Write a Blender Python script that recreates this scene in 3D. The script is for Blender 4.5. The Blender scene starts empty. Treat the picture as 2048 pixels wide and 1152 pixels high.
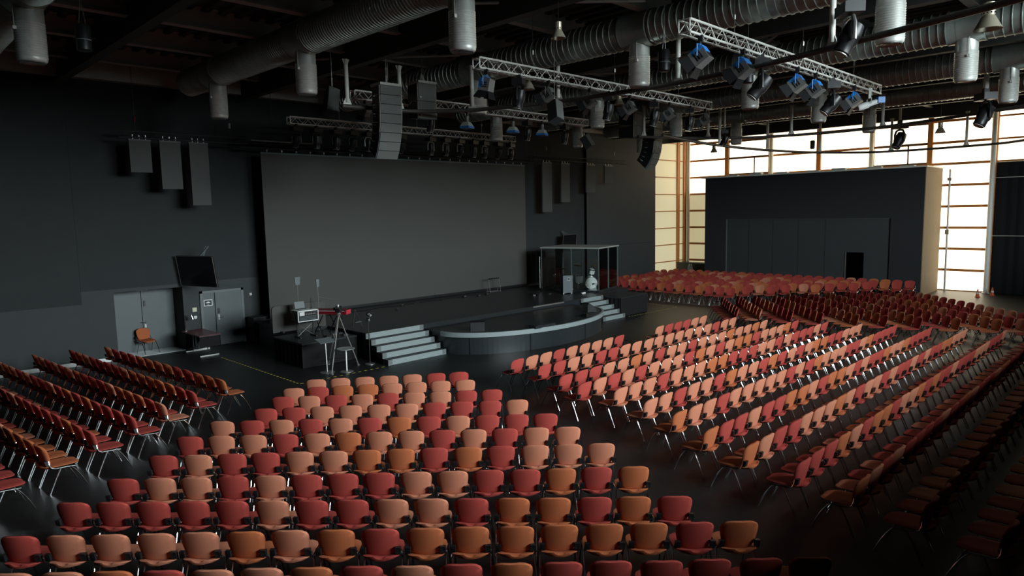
import bpy, math, random
from mathutils import Vector, Matrix
random.seed(7)
SC = bpy.context.scene
COL = SC.collection
PI = math.pi

# ------------------------------------------------------------------ camera
CAM_H = 4.7
F_PX, PITCH, ROLL, YAW = 1366.43, .110782, .019824, .787948
def _basis():
    cp, sp = math.cos(PITCH), math.sin(PITCH)
    fwd = Vector((math.cos(YAW)*cp, math.sin(YAW)*cp, -sp))
    right = Vector((math.sin(YAW), -math.cos(YAW), 0))
    down = fwd.cross(right)
    r = right*math.cos(ROLL) + down*math.sin(ROLL)
    d = -right*math.sin(ROLL) + down*math.cos(ROLL)
    return fwd, r, d
FWD, RGT, DWN = _basis()
cam = bpy.data.cameras.new('camera')
cam.sensor_fit = 'HORIZONTAL'
cam.sensor_width = 36.0
cam.lens = F_PX/2048*36.0
cam.clip_end = 300
camo = bpy.data.objects.new('camera', cam)
camo.matrix_world = Matrix((( RGT.x, -DWN.x, -FWD.x, 0), (RGT.y, -DWN.y, -FWD.y, 0), (RGT.z, -DWN.z, -FWD.z, CAM_H), (0, 0, 0, 1)))
COL.objects.link(camo)
SC.camera = camo

# ------------------------------------------------------------------ world, daylight level, exposure
WORLD_COL = (.84, .96, 1.0)   # overcast sky, reaches the hall only through the rear clerestory
WORLD_STR = 39.0
SUNLIT_PANEL = 2.7        # translucent cladding of the right wall, sun outside
SKYLIT_PANEL = .42        # translucent cladding round the corner, in the shade outside
EXPOSURE = 0.0
w = bpy.data.worlds.new('world'); SC.world = w; w.use_nodes = True
w.node_tree.nodes['Background'].inputs[0].default_value = (*WORLD_COL, 1)
w.node_tree.nodes['Background'].inputs[1].default_value = WORLD_STR
SC.cycles.caustics_reflective = False
SC.view_settings.view_transform = 'Standard'
SC.view_settings.look = 'None'
SC.view_settings.gamma = 1
SC.view_settings.use_curve_mapping = False
SC.view_settings.exposure = EXPOSURE
RWX0, RWX1, RWZ0, RWZ1, YR = 7.0, 20.0, 5.0, 11.5, -9.0     # clerestory opening in the rear wall
pl_ = bpy.data.lights.new('window_portal', 'AREA'); pl_.shape = 'RECTANGLE'; pl_.size = RWX1-RWX0; pl_.size_y = RWZ1-RWZ0
pl_.cycles.is_portal = True
plo = bpy.data.objects.new('window_portal', pl_); COL.objects.link(plo)
plo.location = ((RWX0+RWX1)/2, YR-.15, (RWZ0+RWZ1)/2); plo.rotation_euler = (PI/2, 0, 0)

# ------------------------------------------------------------------ materials
def mat(name, col, rough=.6, metal=0., noise=0., scale=8., bump=0., spec=.5, emit=None, estr=0., alpha=None, trans=0.):
    m = bpy.data.materials.new(name); m.use_nodes = True
    nt = m.node_tree; b = nt.nodes['Principled BSDF']
    b.inputs['Base Color'].default_value = (*col, 1)
    b.inputs['Roughness'].default_value = rough
    b.inputs['Metallic'].default_value = metal
    b.inputs['Specular IOR Level'].default_value = spec
    if trans: b.inputs['Transmission Weight'].default_value = trans
    if emit:
        b.inputs['Emission Color'].default_value = (*emit, 1)
        b.inputs['Emission Strength'].default_value = estr
    if noise or bump:
        tc = nt.nodes.new('ShaderNodeTexCoord'); n = nt.nodes.new('ShaderNodeTexNoise')
        n.inputs['Scale'].default_value = scale; n.inputs['Detail'].default_value = 4
        nt.links.new(tc.outputs['Object'], n.inputs['Vector'])
        if noise:
            mx = nt.nodes.new('ShaderNodeMix'); mx.data_type = 'RGBA'
            mx.inputs[6].default_value = (*[c*(1-noise) for c in col], 1)
            mx.inputs[7].default_value = (*[min(1, c*(1+noise)) for c in col], 1)
            nt.links.new(n.outputs['Fac'], mx.inputs[0]); nt.links.new(mx.outputs[2], b.inputs['Base Color'])
        if bump:
            bp = nt.nodes.new('ShaderNodeBump'); bp.inputs['Strength'].default_value = bump; bp.inputs['Distance'].default_value = .01
            nt.links.new(n.outputs['Fac'], bp.inputs['Height']); nt.links.new(bp.outputs['Normal'], b.inputs['Normal'])
    return m
MT = {}
MT['black_wall'] = mat('black_wall', (.031, .037, .039), .75, noise=.12, scale=2.)
MT['wall_upper_shade'] = mat('wall_upper_shade', (.027, .031, .032), .85, noise=.12, scale=2., spec=.3)  # darker than the lower wall to imitate weaker light high up
MT['booth_black'] = mat('booth_black', (.016, .017, .020), .8, noise=.1, scale=3.)
MT['booth_panel'] = mat('booth_panel', (.034, .037, .039), .7, noise=.12, scale=2.)
MT['beige'] = mat('beige', (.27, .20, .115), .8, noise=.12, scale=5., bump=.2)
MT['screen'] = mat('screen', (.060, .060, .054), .8, noise=.05, scale=60.)
MT['floor'] = mat('floor', (.013, .014, .014), .44, noise=.35, scale=1.3, spec=.36)
MT['grey_edge'] = mat('grey_edge', (.22, .26, .26), .55, noise=.08, scale=6.)
MT['stage_top'] = mat('stage_top', (.016, .018, .019), .34, noise=.3, scale=1.2)
MT['stage_side'] = mat('stage_side', (.018, .022, .025), .30, noise=.25, scale=1.)
MT['tread'] = mat('tread', (.028, .027, .030), .6, noise=.2, scale=5.)
MT['cloth_black'] = mat('cloth_black', (.012, .012, .013), .95, noise=.2, scale=20., bump=.3, spec=.2)
MT['door_grey'] = mat('door_grey', (.085, .10, .105), .5, noise=.08, scale=4.)
MT['frame_grey'] = mat('frame_grey', (.12, .135, .135), .5)
MT['white'] = mat('white', (.75, .76, .74), .5)
MT['offwhite'] = mat('offwhite', (.55, .56, .52), .5)
MT['cream'] = mat('cream', (.60, .56, .38), .5)
MT['black'] = mat('black', (.008, .008, .009), .45)
MT['black_gloss'] = mat('black_gloss', (.006, .006, .007), .15)
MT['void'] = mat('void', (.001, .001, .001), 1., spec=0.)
MT['plastic'] = mat('plastic', (.012, .012, .013), .4)
MT['chrome'] = mat('chrome', (.80, .80, .80), .16, metal=1.)
MT['steel'] = mat('steel', (.42, .42, .40), .38, metal=.85)
MT['galv'] = mat('galv', (.84, .86, .80), .34, metal=.55, noise=.15, scale=9.)
MT['galv_duct'] = mat('galv_duct', (.40, .45, .41), .36, metal=.5, noise=.25, scale=3.)
MT['post'] = mat('post', (.80, .80, .72), .42, noise=.05, scale=5.)
MT['pipe'] = mat('pipe', (.085, .078, .066), .45, noise=.15, scale=4.)
MT['truss'] = mat('truss', (.88, .87, .80), .34, metal=.2)
MT['truss_dark'] = mat('truss_dark', (.02, .02, .02), .5)
MT['beam'] = mat('beam', (.62, .63, .58), .6, noise=.1, scale=3.)
MT['girder'] = mat('girder', (.07, .07, .065), .6, noise=.15, scale=3.)
MT['deck'] = mat('deck', (.055, .055, .05), .7, noise=.2, scale=2.)
MT['wood_frame'] = mat('wood_frame', (.50, .20, .05), .5, noise=.2, scale=8.)
MT['dark_frame'] = mat('dark_frame', (.09, .045, .02), .5)
MT['array_grey'] = mat('array_grey', (.13, .135, .125), .6, noise=.15, scale=90.)
MT['array_edge'] = mat('array_edge', (.50, .50, .45), .5)
MT['baffle'] = mat('baffle', (.070, .072, .068), .85, noise=.08, scale=20.)
MT['blue'] = mat('blue', (.03, .22, .62), .4)
MT['lamp_body'] = mat('lamp_body', (.20, .20, .19), .45, metal=.3)
MT['lens'] = mat('lens', (.55, .57, .55), .12, metal=.4)
MT['bell'] = mat('bell', (.62, .56, .42), .35, metal=.6)
MT['red'] = mat('red', (.13, .006, .010), .35)
MT['red_bright'] = mat('red_bright', (.45, .03, .05), .5)
MT['red_table'] = mat('red_table', (.10, .012, .018), .35)
MT['drum_white'] = mat('drum_white', (.80, .80, .78), .3, noise=.15, scale=60.)
MT['cymbal'] = mat('cymbal', (.45, .36, .18), .35, metal=.9)
MT['glass'] = mat('glass', (.9, .95, .95), .05)
_n = MT['glass'].node_tree; _n.nodes.remove(_n.nodes['Principled BSDF'])
_t = _n.nodes.new('ShaderNodeBsdfTransparent'); _g = _n.nodes.new('ShaderNodeBsdfGlossy'); _x = _n.nodes.new('ShaderNodeMixShader'); _f = _n.nodes.new('ShaderNodeFresnel')
_g.inputs['Roughness'].default_value = .03; _f.inputs['IOR'].default_value = 1.35; _t.inputs['Color'].default_value = (.93, .96, .95, 1)
_n.links.new(_f.outputs[0], _x.inputs[0]); _n.links.new(_t.outputs[0], _x.inputs[1]); _n.links.new(_g.outputs[0], _x.inputs[2])
_n.links.new(_x.outputs[0], _n.nodes['Material Output'].inputs[0])
MT['cab_grey'] = mat('cab_grey', (.11, .13, .135), .7)
MT['roof_grey'] = mat('roof_grey', (.30, .31, .29), .7)
MT['yellow'] = mat('yellow', (.55, .48, .06), .6)
MT['grate'] = mat('grate', (.34, .36, .36), .45, metal=.4)
MT['orange'] = mat('orange', (.7, .12, .03), .5)
MT['paper'] = mat('paper', (.62, .52, .28), .7)
FAB = {'r': mat('fabric_brick_red', (.36, .052, .040), .9, noise=.22, scale=160., spec=.25),
       'o': mat('fabric_rust_orange', (.42, .118, .045), .9, noise=.22, scale=160., spec=.25),
       't': mat('fabric_terracotta', (.50, .185, .108), .9, noise=.22, scale=160., spec=.25)}
MT['pane_sun'] = mat('pane_sun', (.7, .62, .45), .6, emit=(1., .86, .62), estr=SUNLIT_PANEL)
MT['pane_sky'] = mat('pane_sky', (.6, .56, .40), .6, emit=(.95, .84, .50), estr=SKYLIT_PANEL)
MT['outdoor'] = mat('outdoor', (.012, .014, .012), .9)

# ------------------------------------------------------------------ mesh builder
class M:
    def __init__(s): s.v = []; s.f = []; s.mi = []; s.k = 0
    def add(s, vs, fs):
        o = len(s.v); s.v += [tuple(v) for v in vs]
        for f in fs: s.f.append(tuple(i+o for i in f)); s.mi.append(s.k)
        return s
    def box(s, a, b):
        x0, y0, z0 = a; x1, y1, z1 = b
        return s.add([(x0,y0,z0),(x1,y0,z0),(x1,y1,z0),(x0,y1,z0),(x0,y0,z1),(x1,y0,z1),(x1,y1,z1),(x0,y1,z1)],
                     [(0,3,2,1),(4,5,6,7),(0,1,5,4),(1,2,6,5),(2,3,7,6),(3,0,4,7)])
    def hexa(s, p):       # 8 corners, bottom ring then top ring (counter-clockwise from above)
        return s.add(p, [(0,3,2,1),(4,5,6,7),(0,1,5,4),(1,2,6,5),(2,3,7,6),(3,0,4,7)])
    def obox(s, c, size, rot):   # rot: 3x3 matrix
        hx, hy, hz = [q/2 for q in size]; c = Vector(c)
        return s.hexa([c + rot @ Vector(q) for q in ((-hx,-hy,-hz),(hx,-hy,-hz),(hx,hy,-hz),(-hx,hy,-hz),(-hx,-hy,hz),(hx,-hy,hz),(hx,hy,hz),(-hx,hy,hz))])
    def tube(s, pts, r, n=8, cap=True, closed=False):
        pts = [Vector(p) for p in pts]; m = len(pts); rings = []
        prev = None
        for i, p in enumerate(pts):
            a = pts[i-1] if (i > 0 or closed) else p; b = pts[(i+1) % m] if (i < m-1 or closed) else p
            t = (b-a).normalized()
            if prev is None:
                u = t.cross(Vector((0,0,1)))
                if u.length < .05: u = t.cross(Vector((1,0,0)))
            else:
                u = prev - t*prev.dot(t)
            u.normalize(); prev = u; q = t.cross(u)
            ri = r[i] if isinstance(r, (list, tuple)) else r
            rings.append([p + (u*math.cos(2*PI*k/n) + q*math.sin(2*PI*k/n))*ri for k in range(n)])
        vs = [v for g in rings for v in g]; fs = []
        for i in range(m if closed else m-1):
            j = (i+1) % m
            for k in range(n):
                l = (k+1) % n
                fs.append((i*n+k, j*n+k, j*n+l, i*n+l))
        if cap and not closed:
            fs.append(tuple(range(n))[::1]); fs.append(tuple((m-1)*n+k for k in range(n))[::-1])
        return s.add(vs, fs)
    def rev(s, prof, c=(0,0,0), n=16, rot=None, cap=True):   # prof (r, z) revolved about local z
        c = Vector(c); vs = []; fs = []
        for r, z in prof:
            for k in range(n):
                p = Vector((r*math.cos(2*PI*k/n), r*math.sin(2*PI*k/n), z))
                vs.append(c + (rot @ p if rot else p))
        for i in range(len(prof)-1):
            for k in range(n):
                l = (k+1) % n
                fs.append((i*n+k, i*n+l, (i+1)*n+l, (i+1)*n+k))
        if cap:
            fs.append(tuple(range(n))[::-1]); fs.append(tuple((len(prof)-1)*n+k for k in range(n)))
        return s.add(vs, fs)
    def prism(s, poly, z0, z1):
        n = len(poly)
        vs = [(x, y, z0) for x, y in poly] + [(x, y, z1) for x, y in poly]
        return s.add(vs, [tuple(range(n))[::-1], tuple(range(n, 2*n))] + [(i, (i+1) % n, n+(i+1) % n, n+i) for i in range(n)])
    def sheet(s, g):      # grid of points -> single surface
        R, C_ = len(g), len(g[0])
        return s.add([p for row in g for p in row], [(i*C_+j, i*C_+j+1, (i+1)*C_+j+1, (i+1)*C_+j) for i in range(R-1) for j in range(C_-1)])
    def slab(s, top, bot):   # two grids of equal size -> closed pad
        R, C_ = len(top), len(top[0]); n = R*C_
        vs = [p for r in top for p in r] + [p for r in bot for p in r]; fs = []
        for i in range(R-1):
            for j in range(C_-1):
                a = i*C_+j
                fs.append((a, a+1, a+C_+1, a+C_)); fs.append((n+a, n+a+C_, n+a+C_+1, n+a+1))
        for j in range(C_-1):
            fs.append((j+1, j, n+j, n+j+1)); a = (R-1)*C_+j; fs.append((a, a+1, n+a+1, n+a))
        for i in range(R-1):
            a = i*C_; fs.append((a, a+C_, n+a+C_, n+a)); a += C_-1; fs.append((a+C_, a, n+a, n+a+C_))
        return s.add(vs, fs)
    def mesh(s, name, mats, smooth=False):
        me = bpy.data.meshes.new(name); me.from_pydata(s.v, [], s.f)
        for m in (mats if isinstance(mats, (list, tuple)) else [mats]):
            me.materials.append(MT[m] if isinstance(m, str) else m)
        me.polygons.foreach_set('material_index', s.mi)
        if smooth:
            me.polygons.foreach_set('use_smooth', [True]*len(s.f))
            try: me.set_sharp_from_angle(angle=math.radians(40))
            except Exception: pass
        me.update(); return me
    def obj(s, name, mats, parent=None, smooth=False, loc=None, rot=None):
        o = bpy.data.objects.new(name, s.mesh(name, mats, smooth)); COL.objects.link(o)
        if parent is not None: o.parent = parent
        if loc is not None: o.location = loc
        if rot is not None: o.rotation_euler = rot
        return o
def tag(o, label, cat, group=None, kind=None):
    if label: o['label'] = label
    if cat: o['category'] = cat
    if group: o['group'] = group
    if kind: o['kind'] = kind
    return o
def thing(name, label, cat, loc=(0,0,0), rz=0., group=None, rot=None):
    o = bpy.data.objects.new(name, None); COL.objects.link(o); o.empty_display_size = .1
    o.location = loc; o.rotation_euler = rot if rot is not None else (0, 0, rz)
    return tag(o, label, cat, group)
def struct(o, label=None):
    o['kind'] = 'structure'
    if label: o['label'] = label
    return o
def inst(src, name, parent=None, loc=None, rot=None, scale=None):
    o = bpy.data.objects.new(name, src.data); COL.objects.link(o)
    if parent is not None: o.parent = parent
    if loc is not None: o.location = loc
    if rot is not None: o.rotation_euler = rot
    if scale is not None: o.scale = scale
    return o
def copy_tree(o, parent=None):
    c = o.copy(); COL.objects.link(c); c.parent = parent
    for ch in list(o.children): copy_tree(ch, c)
    return c
def RX(a): return Matrix.Rotation(a, 3, 'X')
def RY(a): return Matrix.Rotation(a, 3, 'Y')
def RZ(a): return Matrix.Rotation(a, 3, 'Z')
ORD = ['zeroth','first','second','third','fourth','fifth','sixth','seventh','eighth','ninth','tenth','eleventh','twelfth','thirteenth','fourteenth','fifteenth','sixteenth','seventeenth','eighteenth','nineteenth','twentieth','twenty-first','twenty-second','twenty-third','twenty-fourth','twenty-fifth','twenty-sixth','twenty-seventh','twenty-eighth']

# ================================================================== THE HALL
YW = 25.45       # stage wall
XW = 42.75       # translucent window wall
ZC = 9.95        # ceiling deck
XL = -9.0        # left wall
# ---- floor
struct(M().box((XL-.3, YR-.3, -.3), (XW+.6, YW+1.6, 0)).obj('floor', 'floor'), 'black glossy vinyl hall floor')
# ---- stage wall with a door recess
D1L, D1R, D1T, D1B = 6.56, 8.75, 2.28, 26.42
wl = M()
wl.box((XL, YW, 0), (D1L, YW+1.3, ZC)).box((D1L, YW, D1T), (D1R, YW+1.3, ZC)).box((D1R, YW, 0), (38.78, YW+1.3, ZC))
wl.box((D1L, D1B+.06, 0), (D1R, YW+1.3, D1T))
ws = struct(wl.obj('wall_stage', 'black_wall'), 'black painted stage wall')
# thin seams and ledges on that wall
for nm, a, b in (('panel', (31.5, YW-.05, .1), (38.74, YW, 2.55)), ('panel', (31.5, YW-.03, 2.58), (38.74, YW, 9.3)), ('panel', (10.0, YW-.04, 2.2), (11.4, YW, 2.42))):
    M().box(a, b).obj(nm, 'black_wall', ws)
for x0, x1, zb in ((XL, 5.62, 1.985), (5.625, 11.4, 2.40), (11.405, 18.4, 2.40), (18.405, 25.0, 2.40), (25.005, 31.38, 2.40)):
    M().box((x0, YW-.012, zb), (x1, YW-.002, 9.15)).obj('upper_shade_panel', 'wall_upper_shade', ws)  # left seam is real; the darker tone paints in shade up the wall
M().box((31.40, YW-.09, .05), (31.52, YW, 9.4)).obj('cover_strip', 'void', ws)
# pale skirting strip at the left end
struct(M().box((-3, YW-.07, 0), (6.5, YW, .13)).obj('baseboard_stage', 'white'), 'pale skirting board along the stage wall')
# ---- double door in the recess
d1 = M().box((D1L, D1B, 0), (D1R, D1B+.05, D1T)).obj('door_1', 'frame_grey'); struct(d1, 'grey double door in a recess')
for x0, x1 in ((D1L+.03, 7.62), (7.66, D1R-.03)):
    lf = M().box((x0, D1B-.05, .02), (x1, D1B-.002, D1T-.06)).obj('leaf', 'door_grey', d1)
M().tube([(7.74, D1B-.06, 1.06), (7.74, D1B-.13, 1.06), (7.58, D1B-.13, 1.06)], .012, 8).obj('handle', 'chrome', d1)
M().box((7.70, D1B-.07, .86), (7.76, D1B-.05, .98)).obj('lock_plate', 'offwhite', d1)
M().box((7.71, D1B-.08, 1.62), (7.78, D1B-.05, 1.82)).obj('bolt_box', 'black', d1)
M().box((7.50, D1B-.12, D1T-.09), (7.86, D1B-.05, D1T-.03)).obj('door_closer', 'white', d1)
# ---- flush door with side panel
D2L, D2R, D2T = 9.32, 10.92, 2.06
d2 = M().box((D2L, YW-.06, 0), (D2L+.09, YW, D2T)).box((D2R-.09, YW-.06, 0), (D2R, YW, D2T)).box((D2L, YW-.06, D2T-.08), (D2R, YW, D2T)).obj('door_2', 'frame_grey')
struct(d2, 'grey flush door with a sign panel')
M().box((D2L+.09, YW-.03, .02), (9.83, YW, D2T-.08)).obj('side_panel', 'door_grey', d2)
M().box((9.86, YW-.045, .02), (D2R-.09, YW, D2T-.08)).obj('leaf', 'door_grey', d2)
h = M().box((9.93, YW-.055, .95), (9.99, YW-.045, 1.15)).obj('lock_plate', 'steel', d2)
M().tube([(9.96, YW-.05, 1.05), (9.96, YW-.11, 1.05), (10.10, YW-.11, 1.05)], .012, 8).obj('handle', 'chrome', d2)
M().box((9.92, YW-.07, 1.20), (10.00, YW-.045, 1.38)).obj('card_reader', 'black', d2)
# ---- ribbed steel deck ceiling
cm = M(); pr = []; x = XL
while x < XW+.3:
    pr += [(x, ZC), (x+.17, ZC), (x+.21, ZC-.09), (x+.36, ZC-.09), (x+.40, ZC)]; x += .42
YE = 0.0      # unseen rear bay, roof raised so clerestory light reaches the ceiling metalwork
cm.sheet([[(a, YE, z) for a, z in pr], [(a, YW+1.3, z) for a, z in pr]])
cm.box((XL-.3, YE, ZC+.02), (XW+.6, YW+1.6, ZC+.3)).box((XL-.3, YR-.3, 12.9), (XW+.6, YE+.2, 13.1)).box((XL-.3, YE, ZC+.3), (XW+.6, YE+.2, 12.9))
cl = struct(cm.obj('ceiling', 'deck'), 'dark ribbed steel deck ceiling')
def ibeam(lo, hi, ax, fl=.20, h=.34, t=.03):
    m = M(); (c, z) = (lo[1-ax], lo[2])
    def b(c0, c1, z0, z1):
        if ax == 0: m.box((lo[0], c+c0, z+z0), (hi[0], c+c1, z+z1))
        else: m.box((c+c0, lo[1], z+z0), (c+c1, hi[1], z+z1))
    b(-fl/2, fl/2, 0, t); b(-fl/2, fl/2, h-t, h); b(-.012, .012, t, h-t)
    return m
yy = 23.66
pur = None
while yy > YE:
    if pur is None: pur = ibeam((XL, 0, 0), (XW, 0, 0), 0, .24, .52).obj('purlin', 'beam', cl, loc=(0, yy, ZC-.52))
    else: inst(pur, 'purlin', cl, (0, yy, ZC-.52))
    yy -= 2.78
M().box((XL, YW-.32, ZC-.78), (38.7, YW-.02, ZC-.1)).obj('wall_beam', 'beam', cl)
gd = None
for gx in (-.3, 5.45, 11.2, 17.1, 22.9, 28.5, 34.2, 39.4):
    if gd is None: gd = ibeam((0, YE, 0), (0, YW, 0), 1, .26, .75).obj('girder', 'girder', cl, loc=(gx, 0, ZC-1.0))
    else: inst(gd, 'girder', cl, (gx, 0, ZC-1.0))
# diagonal wind braces under the deck
for a, b in (((14.5, 4.5), (19.8, 9.3)), ((19.9, 9.4), (25.3, 4.4)), ((20.3, 12), (25.3, 7.2)), ((8.6, 14), (13.6, 9.2)), ((9.4, 20.8), (13.9, 16)), ((26.1, 9.5), (31, 4.6)), ((26.2, 13), (30.9, 8.2)), ((14.6, 19.5), (19.8, 14.6))):
    M().tube([(a[0], a[1], ZC-.55), (b[0], b[1], ZC-.55)], .035, 6).obj('wind_brace', 'beam', cl)
# ---- translucent window wall (right) and its return round the corner
BAYS = [25.40, 22.42, 19.44, 16.46, 13.50, 10.56, 7.62]
ZT = [0, 1.13, 2.27, 3.40, 4.54, 5.67, 6.80, 7.93, 9.07, 9.95]
wr = struct(M().box((XW+.12, YR, 0), (XW+.3, YW+1.3, 13)).obj('wall_right', 'black_wall'), 'outer side wall behind the translucent cladding')
w1 = M().box((XW+.02, 7.55, -.02), (XW+.08, 25.45, .05)).obj('window_1', 'wood_frame'); struct(w1, 'tall wall of glowing translucent panels in timber framing')
pane = None
for i in range(len(BAYS)-1):
    y1, y0 = BAYS[i], BAYS[i+1]
    for j in range(len(ZT)-1):
        dim = (i == 0 and j < 5)  # lower corner panes glow less, standing in for a shadow outside
        M().box((XW+.03, y0+.03, ZT[j]+.025), (XW+.06, y1-.03, ZT[j+1]-.025)).obj('pane', 'pane_sky' if dim else 'pane_sun', w1)
    for j in range(1, len(ZT)-1):
        M().box((XW-.05, y0+.05, ZT[j]-.065), (XW+.09, y1-.05, ZT[j]+.065)).obj('transom', 'wood_frame', w1)
for y in BAYS:
    M().box((XW-.14, y-.125, 0), (XW+.1, y+.125, ZC)).obj('mullion', 'wood_frame', w1)
ry = 7.62
while ry > -8:                                       # upper lights going on above the black curtain
    for j in range(6, len(ZT)-1):
        M().box((XW+.03, ry-2.94+.03, ZT[j]+.025), (XW+.06, ry-.03, ZT[j+1]-.025)).obj('pane', 'pane_sun', w1)
        M().box((XW-.05, ry-2.94+.05, ZT[j]-.045), (XW+.09, ry-.05, ZT[j]+.045)).obj('transom', 'wood_frame', w1)
    ry -= 2.94
    M().box((XW-.12, ry-.10, 6.8), (XW+.1, ry+.10, ZC)).obj('mullion', 'wood_frame', w1)
for y1, y0 in ((22.30, 19.56), (13.40, 10.66)):      # opening lights
    for z in (6.88, 7.93, 9.0):
        M().box((XW-.06, y0, z-.05), (XW-.02, y1, z+.05)).obj('casement_bar', 'dark_frame', w1)
    for y in (y0, (y0+y1)/2-.4, y1):
        M().box((XW-.06, y-.035, 6.88), (XW-.02, y+.035, 7.93 if y not in (y0, y1) else 9.0)).obj('casement_bar', 'dark_frame', w1)
w2 = M().box((38.72, YW+.02, 0), (38.86, YW+.1, ZC)).obj('window_2', 'wood_frame'); struct(w2, 'narrow return of pale translucent panels beside the black stage wall')
for j in range(len(ZT)-1):
    M().box((38.86, YW+.05, ZT[j]+.02), (42.4, YW+.08, ZT[j+1]-.02)).obj('pane', 'pane_sky', w2)
    if j: M().box((38.86, YW-.03, ZT[j]-.03), (42.4, YW+.09, ZT[j]+.03)).obj('transom', 'wood_frame', w2)
M().box((41.45, YW-.06, 0), (41.75, YW+.1, ZC)).obj('mullion', 'wood_frame', w2)
M().box((42.3, YW-.06, 0), (42.45, YW+.1, ZC)).obj('mullion', 'wood_frame', w2)
struct(M().box((38.78, YW+.12, 0), (XW+.3, YW+1.3, ZC)).obj('wall_corner', 'black_wall'), 'outer wall behind the corner panels')
tr = None
for k, y in enumerate((25.1, 19.25, 13.4, 7.62)):
    o = M().tube([(XW-.42, y, 0), (XW-.42, y, ZC)], .12, 14).obj('trim_%d' % (k+1), 'post', smooth=True); struct(o, 'round grey steel column in front of the translucent panels')
    M().tube([(XW-.42, y, 0), (XW-.42, y, .05)], .18, 14).obj('base_plate', 'post', o)
M().box((XW-.5, 9.35, 4.45), (XW-.3, 9.62, 4.75))
# downpipe with bracket beside the beige booth side
dp = tag(M().tube([(XW-.25, 9.52, 0), (XW-.25, 9.52, 6.5)], .05, 10).obj('drain_pipe', 'steel', smooth=True), 'thin grey pipe standing between the beige booth side and bright panels', 'pipe')
M().box((XW-.33, 9.44, 3.05), (XW-.15, 9.62, 3.3)).obj('bracket', 'steel', dp)
M().box((XW-.33, 9.44, 5.9), (XW-.15, 9.62, 6.05)).obj('bracket', 'steel', dp)
# lower far-right: black drapes in front of the wall
def drape(y0, y1, z0, z1, x):
    g = []; n = int((y1-y0)/.09)
    for z in (z0, (z0+z1)/2, z1):
        g.append([(x+.05*math.sin(i*1.3)+.03*math.sin(i*.47+z), y0+(y1-y0)*i/n, z) for i in range(n+1)])
    m = M().slab(g, [[(p[0]+.02, p[1], p[2]) for p in r] for r in g]); return m
t = thing('black_curtain', 'tall black curtain hanging at the far right edge', 'curtain', (XW-.3, 1, 0))
drape(-8.5, 6.45, .02, 6.7, 0).obj('cloth', 'cloth_black', t, smooth=True)
M().tube([(-.05, -9.5, 6.72), (-.05, 6.5, 6.72)], .025, 8).obj('rail', 'steel', t)
for z in (3.0, 5.95): M().tube([(-.16, -9.5, z), (-.16, 6.6, z)], .018, 6).obj('tension_bar', 'offwhite', t)
# ---- rear wall with clerestory glass, left wall, balcony the camera stands on
RW = M().box((XL, YR-.3, 0), (XW+.3, YR, RWZ0)).box((XL, YR-.3, RWZ1), (XW+.3, YR, 13)).box((XL, YR-.3, RWZ0), (RWX0, YR, RWZ1)).box((RWX1, YR-.3, RWZ0), (XW+.3, YR, RWZ1))
rear = struct(RW.obj('wall_rear', 'black_wall'), 'rear wall with the clerestory opening')
w3 = struct(M().box((RWX0, YR-.28, RWZ0), (RWX1, YR-.02, RWZ0+.06)).obj('window_3', 'frame_grey'), 'clerestory windows of the rear wall')
for k in range(6):
    xx = RWX0+(RWX1-RWX0)*k/5
    M().box((xx-.05, YR-.28, RWZ0), (xx+.05, YR-.02, RWZ1)).obj('mullion', 'frame_grey', w3)
struct(M().box((-120, -70, -.3), (140, -69, 9.0)).obj('wall_sky_blocker', 'outdoor'), 'unseen dark wall added behind the hall to block the low sky')  # added out of view, cuts off low sky to darken the upper stage wall
struct(M().box((-120, -70, -.35), (140, YR-.3, -.3)).obj('floor_outside', 'outdoor'), 'dark yard behind the hall')
struct(M().box((XL-.3, YR-.3, 0), (XL, YW+1.3, 13)).obj('wall_left', 'black_wall'), 'black left wall')
struct(M().box((XL, YR, 2.85), (XW-.6, .32, 3.1)).obj('floor_balcony', 'floor'), 'balcony slab along the rear wall')
# ---- black booth (room within the hall)
bt = thing('black_booth', 'large black box room with a recessed front panel beside the glowing wall', 'booth', (39.4, 9.87, 0))
BX, BY, BZ = 3.1, 12.28, 6.55
b = M().box((.02, .03, 0), (.12, 1.55, BZ)).box((.02, 10.85, 0), (.12, BY, BZ)).box((.02, 1.55, 4.0), (.12, 10.85, BZ)).box((.12, BY-.1, 0), (BX, BY, BZ))
b.obj('shell', 'booth_black', bt)
dr0, dr1, drz = 2.84, 3.76, 2.14
M().box((.14, 1.55, 0), (.2, dr0, 4.0)).box((.14, dr1, 0), (.2, 10.85, 4.0)).box((.14, dr0, drz), (.2, dr1, 4.0)).obj('front_panel', 'booth_panel', bt)
for yv in (4.9, 6.4, 7.9, 9.4): M().box((.13, yv-.012, 0), (.142, yv+.012, 4.0)).obj('panel_joint', 'booth_black', bt)
M().box((.06, 1.5, 3.98), (.15, 10.9, 4.05)).box((.06, 10.82, 0), (.15, 10.9, 4.0)).obj('panel_trim', 'cab_grey', bt)
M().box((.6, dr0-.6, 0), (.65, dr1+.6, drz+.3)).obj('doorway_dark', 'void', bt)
M().box((.08, dr1-.02, 0), (.16, dr1+.03, drz)).obj('door_jamb', 'steel', bt)
M().box((0, -.01, 0), (BX, .03, BZ)).obj('side_wall', 'beige', bt)
M().box((-.06, -.05, BZ), (BX, BY+.3, BZ+.07)).obj('roof_edge', 'post', bt)
M().tube([(.1, -.06, .9), (.1, -.06, .95)], .02, 6).obj('wall_knob', 'offwhite', bt)
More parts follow.
